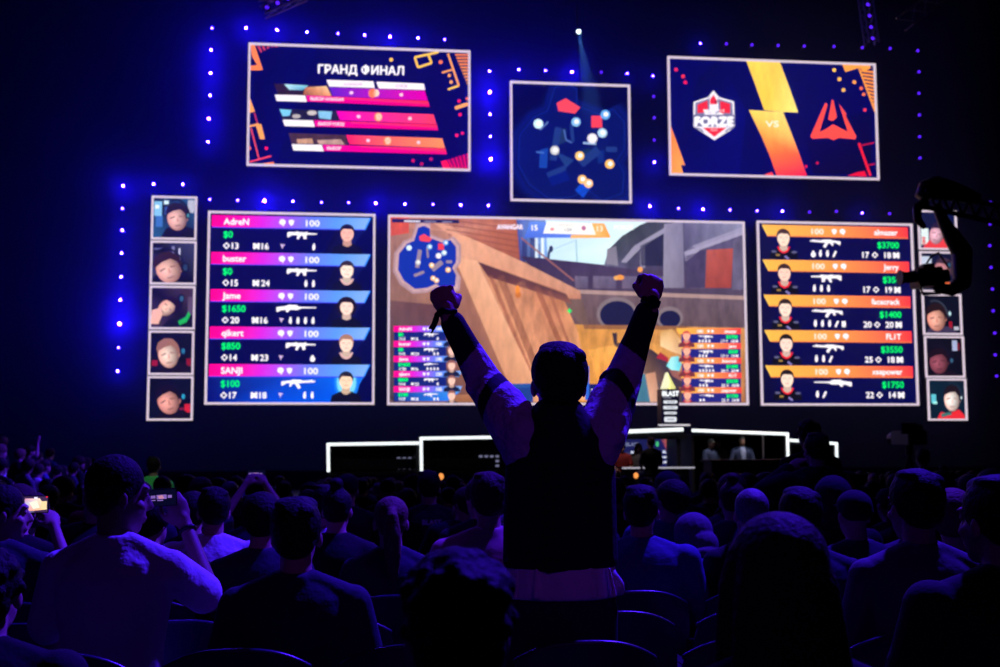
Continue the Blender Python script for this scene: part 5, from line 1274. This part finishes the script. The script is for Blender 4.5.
def at(px, py, y, rel=1.27):
    """floor point under a head whose middle is at px, py"""
    p = P(px, py, y); return p
def seat_head(px, topy, y):
    """place and height factor so a seated figure's head top is at that pixel"""
    p = P(px, topy, y); fz = floor_z(y); return (p.x, y, fz), (p.z-fz)
def near(label, px, topy, y, rz=0, mats=None, voxel=.007, slim=1.0, **kw):
    (x, yy, z), h = seat_head(px, topy, y)
    ref = 1.345 if kw.get('seated', True) else 1.715
    lean = kw.get('lean', 0)
    s = h/ref
    o, f = person(label, (x, yy, z), rz, mats, voxel, **kw)
    # headtop from geometry
    top = max(v.co.z for v in o.data.vertices)
    for ch in KIDS.get(o.name, []):
        if ch.name.split('.')[0] in ('hair', 'cap', 'hood'): top = max(top, max(v.co.z for v in ch.data.vertices))
    k = h/top; k2 = max(.93, min(1.07, k)); o.scale = (k2*slim, k2*slim, k2*(k/k2) if abs(k/k2-1) < .12 else k2)
    HX = (f['H'] @ Vector((0, 0, .03)))
    off = Rz(rz) @ (HX*k2*slim)
    o.location = (x-off.x, yy-off.y, z)
    return o, f

# ---- phones held up
def phone(label, loc, rot, bright=True, painter=None, w_=.15, h_=.075):
    t = empty('smartphone', loc); t.rotation_euler = rot; tag(t, label, 'phone')
    g = MB(); g.box((-w_/2, 0, -h_/2), (w_/2, .008, h_/2)); g.build('case', METAL, t, bevel=.002)
    p = Pic((-w_/2+.004, w_/2-.004, -h_/2+.004, h_/2-.004), 0.001)
    W2 = lambda u, v: (-w_/2+u*w_/100, h_/2-v*h_/50)
    p.m = W2; p.dl = .0002
    if painter: painter(p)
    me = bpy.data.meshes.new('display'); me.from_pydata(p.v, [], p.f); a = me.color_attributes.new('Col', 'FLOAT_COLOR', 'POINT'); a.data.foreach_set('color', [x for c in p.c for x in c]); me.materials.append(PIC)
    o = link_mesh('display', me, t); kid(t, o)
    return t
def ph_bright(p):
    p.rect_(0, 0, 100, 50, (60, 40, 80)); p.up(); p.poly([(20, 8), (70, 8), (92, 40), (30, 44), (10, 30)], [(230, 150, 190), (255, 220, 200), (250, 200, 130), (240, 160, 160), (170, 190, 240)], .3)
    p.up(); p.rect_(2, 24, 20, 42, (90, 170, 230)); p.rect_(76, 16, 94, 40, (240, 210, 160)); p.rect_(50, 4, 62, 9, (230, 230, 255)); p.poly([(34, 20), (60, 14), (70, 34), (48, 38)], (255, 235, 215)); p.rect_(90, 2, 98, 6, (240, 30, 60)); p.line([(4, 46), (50, 46)], 1.5, (140, 140, 200))
def ph_dim(p):
    p.rect_(0, 0, 100, 50, (6, 6, 34)); p.up(); 
    for x, y, w_, h_ in ((10, 18, 16, 8), (30, 17, 34, 12), (68, 19, 14, 8), (12, 30, 14, 3), (32, 31, 20, 3)): p.rect_(x, y, x+w_, y+h_, (120, 90, 170), .3)
    p.up(); p.poly([(34, 20), (50, 18), (56, 28), (38, 28)], (180, 120, 150))

# ---- rows of seats
def make_seat(simple=False):
    t = empty('arena_seat')
    def shell(mb, r0, r1, thick, zlo, zhi):
        n = 12; vs = []; fs = []
        for k, dy in enumerate((0, thick)):
            for j, z in enumerate((zlo, zlo+.1, zhi-.14, zhi-.05, zhi)):
                for i in range(n+1):
                    a = -1+2*i/n; w_ = r0 if z < zhi-.1 else r0
                    zz = z+(-.055*abs(a)**2.6 if j >= 3 else (-.03*abs(a)**2.6 if j == 2 else 0)); hw = r0*(1-.07*(j == 4))
                    vs.append((a*hw, .035*(1-a*a)*-1+dy-.02*(z-zlo)*2, zz))
        m_ = (n+1)*5
        for k in (0, 1):
            for j in range(4):
                for i in range(n):
                    q = (k*m_+j*(n+1)+i, k*m_+j*(n+1)+i+1, k*m_+(j+1)*(n+1)+i+1, k*m_+(j+1)*(n+1)+i); fs.append(q if k == 0 else tuple(reversed(q)))
        for i in range(n):
            fs.append((4*(n+1)+i, 4*(n+1)+i+1, m_+4*(n+1)+i+1, m_+4*(n+1)+i)); fs.append((i+1, i, m_+i, m_+i+1))
        for j in range(4):
            a = j*(n+1); b = (j+1)*(n+1); fs.append((a, b, m_+b, m_+a)); a += n; b += n; fs.append((b, a, m_+a, m_+b))
        mb.add(vs, fs)
    g = MB(); shell(g, .235, .235, .02, .40, .86); g.smooth = False
    g.build('backrest', PLASTIC, t)
    if not simple:
        g = MB(); shell(g, .215, .215, .03, .44, .835); g.v = [(x, y+.03, z) for x, y, z in g.v]; g.build('back_cushion', SEATFAB, t)
        # rounded lip along the top of the shell
        g = MB(); pts = [(-.235+.47*i/16) for i in range(17)]; 
        g.chain([(a*.93, -.035*(1-(a/.235)**2)-.016+.01, .862-.055*abs(a/.235)**2.6) for a in pts], [.011]*17, 8); g.build('top_lip', PLASTIC, t, smooth=True)
    g = MB(); g.loft([(0, .10, .40), (0, .10, .405), (0, .10, .455), (0, .10, .46)], [(.2, .2), (.215, .215), (.215, .215), (.2, .2)], 20, upv=(0, 1, 0)); g.v = [(x, y+.12, z) for x, y, z in g.v]; g.build('seat_pan', SEATFAB, t)
    for q in (-1, 1):
        g = MB(); g.box((q*.245-.018, -.02, .0), (q*.245+.018, .06, .62)); g.box((q*.245-.04, -.06, 0), (q*.245+.04, .26, .015)); g.box((q*.245-.022, -.02, .62), (q*.245+.022, .30, .65)); g.build('armrest', METAL, t)
    return t
KEY1, KEY2, KEY3, KEY4, FILL = 14000, 900, 1000, 11000, 110
SEATX0 = P(585, 640, 3.8).x
seatp = make_seat(); seats_simple = make_seat(True)
ROWS = [2.24, 3.02, 3.8, 4.58, 5.36]+[6.14+.78*i for i in range(5)]+[10.1+1.0*i for i in range(14)]
n_seat = [0]
def row_phase(i): return SEATX0+(.27 if i % 2 else 0)
seat_used = []
first = {True: True, False: True}
def put_seat(x, y, label, group, simple):
    src = seats_simple if simple else seatp
    if first[simple]: first[simple] = False; t = src
    else: t = copy_tree(src)
    t.location = (x, y, floor_z(y)); tag(t, label, 'seat', group); seat_used.append((x, y))
    return t

# ---- people one can tell apart
taken = []       # (px, Y) of special people
def mark(px, Y): taken.append((P(px, 480, Y).x, Y))

o, f = near('seated man in white T-shirt filming with a raised phone, left side', 121, 454, 4.16, 0, dict(top=WHITEC, skin=SKIN_D, hair=HAIR),
            turn=-.12, head=(-1.0, -.05, 0), lean=.0, wide=1.0, slim=.92, style='crop',
            arms=(((-.30, .16, .80)), None) and (((-.25, .12, .78), (-.14, .38, .66)), ((.30, .20, .88), (.18, .33, 1.115))), hands=('relaxed', 'grip'), palms=(None, (-.3, .8, 0)), hdir=(None, (-.45, .05, .85)))
mark(121, 3.98); man_w = o
hw = o.matrix_basis @ Vector((.235, .30, 1.06))
o2 = MB(); c = Vector((.192, .317, 1.09)); M = (Vector((.18, .33, 1.115))-Vector((.30, .20, .88))).to_track_quat('Z', 'Y').to_matrix()
pts = [c+M @ Vector((math.cos(2*PI*i/16)*.029, math.sin(2*PI*i/16)*.029, 0)) for i in range(17)]
o2.chain(pts, [.007]*17, 6); o2.build('wristwatch', METAL, o, smooth=True)
pp = P(162.5, 497.5, 4.32)
phone('dim phone held sideways by the man in the white T-shirt', pp, (R(4), R(-3), R(8)), painter=ph_dim, w_=.098, h_=.062)

o, f = near('seated man in dark T-shirt with short dark hair, back to us, left of centre', 297, 496, 3.98, 0, dict(top=NAVY, hair=HAIR), wide=1.0, style='short', head=(-.1, .12, 0), lean=-.04)
mark(297, 3.98)
o, f = near('seated man in blue-lit pale shirt turned slightly, right side near the edge', 913, 468, 3.98, 0, dict(top=GREYC, hair=HAIR), wide=1.0, style='short', head=(.1, .05, .0), sleeves='long')
mark(911, 3.98)
o, f = near('dark curly-haired head and shoulders rising from the bottom edge, left of the cheering man', 457, 545, 1.85, 0, dict(top=BLACK, hair=HAIR), style='curly', wide=1.0, sleeves='long', lean=-.03, head=(0, .05, 0))
mark(457, 1.85)
o, f = near('long-haired woman in black seen from behind, biggest head right of the cheering man', 775, 511, 2.12, 0, dict(top=BLACK, hair=HAIR_B), style='long', sleeves='long', wide=.98)
mark(775, 2.42)
o, f = near('person in bulky black jacket cut off by the right edge', 992, 474, 3.2, .12, dict(top=BLACK, hair=HAIR), style='short', sleeves='long', jacket=True, wide=1.2, head=(.2, .05, 0))
mark(992, 3.2)
o, f = near('dark figure cut off at the bottom left corner', -8, 545, 3.2, -.1, dict(top=BLACK, hair=HAIR), style='curly', sleeves='long', jacket=True, wide=1.1, head=(0, .1, 0))
mark(-8, 3.2)
o, f = near('person at the left edge filming with a bright phone, seen in profile', 6, 484, 5.55, 0, dict(top=NAVY, hair=HAIR, skin=SKIN), style='crop', head=(-1.1, 0, 0), turn=-.2, sleeves='short',
            arms=(None, ((.26, .22, .88), (.135, .37, 1.13))), hands=('relaxed', 'grip'), palms=(None, (-.5, .7, 0)))
mark(6, 5.55)
phone('bright phone showing the colourful stage, held up at the left edge', P(34, 504.4, 5.62), (0, 0, R(4)), painter=ph_bright, w_=.125, h_=.078)
o, f = near('man in pinkish T-shirt just left of the cheering man', 488, 471, 5.56, 0, dict(top=PINKC, hair=HAIR_B), style='short', wide=1.06)
mark(488, 5.56)
o, f = near('blonde woman with a long ponytail, seen from behind, left of centre', 391, 496, 5.56, 0, dict(top=NAVY, hair=HAIR_L), style='ponytail', wide=.92)
mark(391, 5.56)
o, f = near('man in blue denim jacket right beside the cheering man', 641, 484, 5.56, -.25, dict(top=BLUEC, hair=HAIR), style='short', sleeves='long', jacket=True, wide=1.08, head=(-.1, .1, 0), lean=.02)
mark(641, 5.56)
o, f = near('person leaning forward under a grey-blue hood, right of the denim jacket', 690, 512, 6.34, .2, dict(top=BLUEC, hair=GREYC), style='hood', sleeves='long', jacket=True, lean=.35, wide=1.1, head=(.5, -.2, 0), headshift=(0, .0, -.06))
mark(690, 6.34)
o, f = near('grey-haired seated person, right of centre before the long-haired woman', 750, 488, 5.56, 0, dict(top=BLACK, hair=HAIR_G), style='crop')
mark(750, 5.56); mark(909, 15); mark(922, 14.3)
o, f = near('seated person with full dark hair next to a grey-haired one, right side', 798, 486, 4.78, 0, dict(top=NAVY, hair=HAIR), style='fade', wide=1.1)
mark(798, 4.78)
o, f = near('person in bright white long-sleeved top, just beyond the hand holding the dim phone', 214, 486, 6.34, 0, dict(top=WHITEC, hair=HAIR), style='short', sleeves='long', jacket=True, wide=1.05, head=(.2, 0, 0))
mark(214, 6.34)
o, f = near('person in pale blue-lit shirt leaning right, above the dark T-shirt man', 326, 484, 7.1, 0, dict(top=WHITEC, hair=HAIR), style='short', side=.12, wide=1.05, sleeves='short')
mark(326, 7.1)
# crew member with lettering on the back
o, f = near('crew member in black shirt with white BLAST lettering across the back', 429, 470, 9.3, 0, dict(top=BLACK, hair=HAIR), style='short', voxel=.009)
mark(429, 9.3)
LET = mat('shirt_lettering', (.8, .8, .85), .7, noise=.02)
v, fc, wd = text_geo('BLAST', .03)
me = bpy.data.meshes.new('back_lettering')
kk = .135/wd
me.from_pydata([((x-wd/2)*kk, 0, y*kk) for x, y in v], [], fc); me.materials.append(LET)
lo = link_mesh('back_lettering', me, o); lo.location = (0.01, -.142, .965); kid(o, lo)

def lift(sx, px, topy, y, **k): pass
o, f = near('standing person with arms up holding a phone over the crowd, left side', 252, 474, 9.0, 0, dict(top=NAVY, hair=HAIR), style='short', voxel=.009,
            arms=(((-.22, .2, 1.18), (-.07, .28, 1.42)), ((.24, .2, 1.20), (.09, .28, 1.42))), hands=('grip', 'grip'), palms=((.6, .7, 0), (-.6, .7, 0)), sleeves='short')
mark(252, 9.0)
ploc = o.matrix_basis @ Vector((.01, .33, 1.50))
phone('small phone held up high with both hands over the crowd, left side', ploc, (0, 0, 0), painter=ph_dim, w_=.14, h_=.07)
o['label'] = 'seated person with both arms up holding a phone over the crowd, left side'
o, f = near('standing person with a hand at the head, in front of another standing one, right side', 815, 432, 8.0, 0, dict(top=BLACK, hair=HAIR, legs=BLACK), seated=False, style='short', voxel=.008, wide=1.22, sleeves='long', jacket=True,
            arms=(((-.40, .05, 1.30), (-.17, .10, 1.46)), None), hands=('relaxed', 'relaxed'), palms=((.6, .3, 0), None), head=(.1, .05, 0))
mark(815, 8.0)
m = MB(); m.chain([(.17, -.13, 1.40), (.22, -.14, 1.28), (.26, -.135, 1.12), (.27, -.12, .98)], [.016, .018, .018, .014], 8); q = m.build('shoulder_stripe', REDC, o, smooth=True); q['label'] = 'dark red stripe down the right shoulder'
o, f = near('tall standing person just beyond another standing one, right side', 808, 419, 10.0, 0, dict(top=BLACK, hair=HAIR, legs=BLACK), seated=False, style='curly', voxel=.01, sleeves='long', wide=1.05)
mark(808, 10.0)
o, f = near('standing person in bright green top by the left side stand', 154, 456, 14.6, 0, dict(top=GREENC, hair=HAIR), seated=False, style='short', voxel=.012)
mark(153, 14.6)

# ---- the many: a dozen poses, copied
TONES = {'dark': BLACK, 'navy': NAVY, 'grey': GREYC, 'denim blue': BLUEC, 'white': WHITEC, 'red': REDC}
def crowd_mesh(**kw):
    f = figure(fine=False, **kw)
    items = [(f['body'].remesh('b', [SKIN], .013, 2), SKIN), (f['shirt'].remesh('s', [NAVY], .018, 3), NAVY), (f['trousers'].remesh('t', [DENIM], .024, 2), DENIM), (f['shoes'].remesh('o', [SHOE], .016, 1), SHOE)]
    if f['hair'].v: items.append((f['hair'].remesh('h', [HAIR], .013, 2), HAIR))
    me = join_meshes('person', items)
    return me
POSES = [
 ('short-haired', dict(style='short')), ('short-haired', dict(style='crop', lean=.12, head=(.3, 0, 0))), ('curly-haired', dict(style='curly', head=(-.3, .05, 0))),
 ('long-haired', dict(style='long', wide=.92)), ('ponytailed', dict(style='ponytail', wide=.92, head=(.2, 0, .1))), ('capped', dict(style='cap', sleeves='long')),
 ('hooded', dict(style='hood', sleeves='long', jacket=True, lean=.08)), ('broad-shouldered', dict(style='fade', wide=1.15, sleeves='long', jacket=True, head=(-.5, 0, 0))),
 ('bald', dict(style='bald', wide=1.1)), ('leaning', dict(style='short', side=.16, head=(.6, 0, .1))), ('bun-haired', dict(style='bun', wide=.92, lean=.05)),
 ('arm-raising', dict(style='short', arms=(None, ((.30, .15, 1.22), (.24, .22, 1.46))), hands=('relaxed', 'relaxed'), palms=(None, (-.2, 1, 0)))),
]
CM = [crowd_mesh(**k) for _, k in POSES]
HAIRS = [HAIR]*6+[HAIR_B]*3+[HAIR_L, HAIR_G]
made = {}
def crowd_person(k, loc, rz, s, tone, where):
    me = CM[k]
    o = link_mesh('person', me, None, loc); o.rotation_euler = (0, 0, rz); o.scale = (s, s, s)
    for sl in o.material_slots:
        if sl.material == NAVY: sl.link = 'OBJECT'; sl.material = TONES[tone]
        elif sl.material == HAIR: 
            h = HAIRS[rnd.randrange(len(HAIRS))]
            sl.link = 'OBJECT'; sl.material = h if POSES[k][0] not in ('hooded', 'capped') else BLACK
    pose = POSES[k][0]
    lab = f'{pose} spectator in {tone} top, {where}'
    tag(o, lab, 'person', lab.replace('spectator', 'spectators'))
    return o
def clear(x, y, r=.42):
    for (a, b) in taken:
        if abs(a-x) < r and abs(b-y) < .5: return False
    return True
hero_seat = None
n_crowd = 0
for i, y in enumerate(ROWS):
    yp = y+.23
    xl = P(-25, 480, yp).x; xr = P(1025, 480, yp).x
    sp = .54 if y < 12 else .60
    n0 = math.ceil((xl-row_phase(i))/sp); n1 = math.floor((xr-row_phase(i))/sp)
    for k in range(n0, n1+1):
        x = row_phase(i)+k*sp
        simple = y > 6.5
        pxs = 500
        # people
        occ = {0: 0, 1: 0, 2: 0, 3: 0, 4: 0}.get(i, .80 if y < 10 else .56)
        if i == 3: occ = .0
        if i == 4: occ = .0
        side = 'left of' if x < hx0*yp/4 else 'right of'
        band = 'middle rows' if y < 10 else ('back rows' if y < 16 else 'rows nearest the stage')
        on_bank = x < -4.3 and y > 11
        if not on_bank and rnd.random() < occ and clear(x, yp):
            kk = rnd.choices(range(12), weights=[6, 5, 3, 3, 2, 2, 2, 4, .4, 3, 1, .25 if y > 9 else 0])[0]
            tone = rnd.choices(list(TONES), weights=[9, 6, 4, 2.4, 2.6, .6])[0]
            if band == 'back rows': where = f'middle of the hall {side} the cheering man'
            elif band == 'middle rows': where = f'fifth to ninth row {side} the cheering man'
            else: where = f'close before the stage {side} the cheering man'
            crowd_person(kk, (x+rnd.uniform(-.05, .05), yp+rnd.uniform(-.03, .05), floor_z(yp)), rnd.uniform(-.15, .15), rnd.uniform(.93, 1.05), tone, where); n_crowd += 1
        # seats
        if 3.5 < y < 12.5 and not on_bank:
            if i == 2:
                if abs(x-SEATX0) < .1: lb, gp = 'empty-looking arena seat right behind the cheering man', None
                else: lb, gp = 'dark arena seat with a curved blue-lit top, row of the cheering man', 'seats in the row of the cheering man'
            elif i == 3: lb, gp = 'dark arena seat with a curved blue-lit top, first row past the cheering man', 'seats in the first row beyond'
            elif i == 4: lb, gp = 'dark arena seat with a curved blue-lit top, second row past the cheering man', 'seats in the second row beyond'
            else: lb, gp = 'dark arena seat in the crowded middle rows', 'seats in the middle rows'
            if y < 9.4: put_seat(x, y, lb, gp, simple)
# a few more people in the third to fourth rows, between those one can tell apart
for px, y, k, tone, lab in ((150, 5.56, 7, 'dark', 'broad dark-clad person half hidden by the white T-shirt man'), (262, 5.56, 0, 'navy', 'dark head close behind the dark T-shirt man'), 
                          (855, 5.56, 5, 'navy', 'capped person left of the man in the blue-lit pale shirt'), (955, 4.78, 7, 'dark', 'broad dark person near the right edge'), (930, 5.56, 3, 'dark', 'long-haired dark person behind the blue-lit pale shirt')):
    o = crowd_person(k, (P(px, 480, y).x, y, floor_z(y)), 0, .97, tone, ''); o['label'] = lab; del o['group']
print('CROWD', n_crowd)

# ---- side stand rising at the left
g = MB(); NS = 5
for j in range(NS):
    g.box((-4.75-.9*(j+1)+.001, 12.2, -.45), (-4.75-.9*j, 25.6, -.28+.24*(j+1)))
g.box((-25.9, 12.2, -.45), (-4.75-.9*NS, 25.6, -.28+.24*NS))
o = g.build('stand_riser', STAGEM); tag(o, 'stepped side stand filled with people at the far left', 'stand')
nb = 0
for j in range(NS):
    for k in range(20):
        y = 12.7+k*.64
        x = -4.75-.9*j-.4
        pr = P(-25, 450, y).x
        if x < pr-.1 or rnd.random() < .12: continue
        kk = rnd.choices(range(12), weights=[6, 5, 3, 3, 2, 2, 2, 4, 1, 3, 1, .5])[0]
        tone = rnd.choices(list(TONES), weights=[5, 5, 5, 5, 7, 1])[0]
        crowd_person(kk, (x, y, -.28+.24*(j+1)), rnd.uniform(-1.2, -.5), rnd.uniform(.92, 1.04), tone, 'side stand at far left'); nb += 1
print('BANK', nb)

# ---- people on the stage
def stage_person(label, px, topy, y, rz, mats, chair=True, **kw):
    p = P(px, topy, y); s = (p.z-.36)/1.34
    o, f = person(label, (p.x, y, .36), rz, mats, .012, fine=True, **kw)
    k = max(.9, min(1.1, s)); o.scale = (k, k, k)
    if chair:
        t = empty('stool', (p.x, y, .36)); tag(t, 'black stool under the '+label.split(',')[0].split(' with')[0].split(' in the right')[0].split(' facing')[0], 'stool')
        g = MB(); g.loft([(0, 0, .40), (0, 0, .405), (0, 0, .44), (0, 0, .445)], [.17, .19, .19, .17], 18); g.build('seat', METAL, t); g = MB(); g.cyl((0, 0, .02), (0, 0, .40), .03, 10); g.cyl((0, 0, 0), (0, 0, .02), .2, 18); g.build('pedestal', METAL, t)
    return o
stage_person('presenter in black T-shirt, back to us at the lit desk', 651, 437.5, 26.4, .15, dict(top=BLACK, hair=HAIR_B), head=(.2, 0, 0))
stage_person('light-haired presenter facing us at the lit desk', 638, 443, 28.1, PI, dict(top=GREYC, hair=HAIR_L), style='long', wide=.9)
stage_person('presenter in dark red top, left at the lit desk', 622, 447, 28.0, PI-.3, dict(top=REDC, hair=HAIR), style='short', head=(0, 0, 0))
cm = stage_person('commentator in pale blue shirt and dark blue blazer in the right booth', 741.5, 436, 28.15, PI, dict(top=BLUEC, hair=HAIR_G, skin=SKIN, top_name='blazer'), style='crop', wide=1.1, sleeves='long')
m = MB(); m.loft([(0, .125, .60), (0, .135, .80), (0, .125, .95), (0, .085, 1.05), (0, .06, 1.09)], [(.03, .02), (.05, .02), (.065, .02), (.06, .02), (.04, .02)], 14, upv=(0, 1, 0)); q = m.build('shirt_front', mat('cloth_paleblue', (.45, .58, .9), .8, noise=.05), cm, smooth=True); q['label'] = 'pale blue shirt front'

stage_person('man in a grey cap in the right booth, left of another', 710, 438.5, 28.15, PI+.5, dict(top=BLUEC, hair=GREYC), style='cap')
stage_person('dark-clad man between the cap and the blazer in the right booth', 718, 438.5, 28.75, PI-.5, dict(top=GREYC, hair=HAIR_B), style='short')

# ---- camera on a tripod among the far crowd at the right, with its operator
yC = 15.0
c = P(909, 438, yC); t = empty('tripod_camera', (c.x, yC, floor_z(yC))); tag(t, 'broadcast camera on a tripod over the crowd, below the right stats screen', 'camera'); hz0 = c.z-floor_z(yC)
g = MB(); g.box((-.14, -.28, hz0-.09), (.12, .25, hz0+.10)); g.box((-.04, -.3, hz0+.10), (.06, .1, hz0+.17)); g.build('camera_body', METAL, t, bevel=.015)
g = MB(); g.cyl((0, .25, hz0), (0, .5, hz0), .08, 16); g.build('lens', METAL, t)
g = MB(); g.box((-.26, -.36, hz0+.05), (-.06, -.32, hz0+.19)); g.build('viewfinder', BLACK, t)
g = MB(); g.cyl((0, 0, hz0-.22), (0, 0, hz0-.09), .05, 10); g.build('pan_head', METAL, t)
for k in range(3):
    a = k*2*PI/3+.5; g = MB(); g.cyl((0, 0, hz0-.22), (math.cos(a)*.5, math.sin(a)*.5, 0.01), .022, 8); g.build('leg', METAL, t)
o, f = near('camera operator standing behind the tripod camera at right', 922, 449, 14.3, 0, dict(top=BLACK, hair=HAIR, legs=BLACK), seated=False, style='short', voxel=.013, sleeves='long')

# ------------------------------------------------------------------ light on the crowd
def rig_light(name, loc, target, size, blend, power, color, radius=.15):
    return spot(name, loc, target, size, blend, power, color, radius)
BL = (.055, .010, 1.0)
rig_light('blue_wash_right', (5.0, 8.6, 9.6), (-1.3, 4.6, .9), R(56), .9, KEY1, BL, .25)
rig_light('blue_wash_left', (-2.5, 13.0, 9.5), (-.8, 6.0, .9), R(70), .8, KEY2, BL, .25)
rig_light('blue_wash_far', (2.0, 26.0, 12.0), (-1, 12.0, .8), R(85), .8, KEY3, BL, .3)
rig_light('blue_wash_stand', (3.0, 22.0, 9.0), (-7, 19.0, 1.2), R(60), .8, KEY4, BL, .3)
gx = P(154, 460, 14.6)
rig_light('added_green_spot', (gx.x+.6, 12.2, 4.5), (gx.x, 14.6, 1.2), R(12), .6, 80, (.7, 1.0, .7), .05)  # invented spot, added only to brighten the green top
rig_light('booth_light', (9.3, 27.2, 4.2), (9.1, 28.2, 1.4), R(70), .6, 260, (1, .8, .78), .1)
rig_light('presenter_light', (5.6, 26.4, 4.6), (5.8, 27.8, 1.3), R(70), .6, 160, (1, .72, .7), .1)
rig_light('violet_fill', (2.6, -4.0, 4.6), (hx0, 4.0, 1.62), R(17), .9, FILL, (.36, .05, 1.0), .3)
rig_light('violet_fill_low', (-1.5, -4.5, 6.0), (0, 5.0, .9), R(60), .9, FILL*.32, (.30, .02, 1.0), .6)
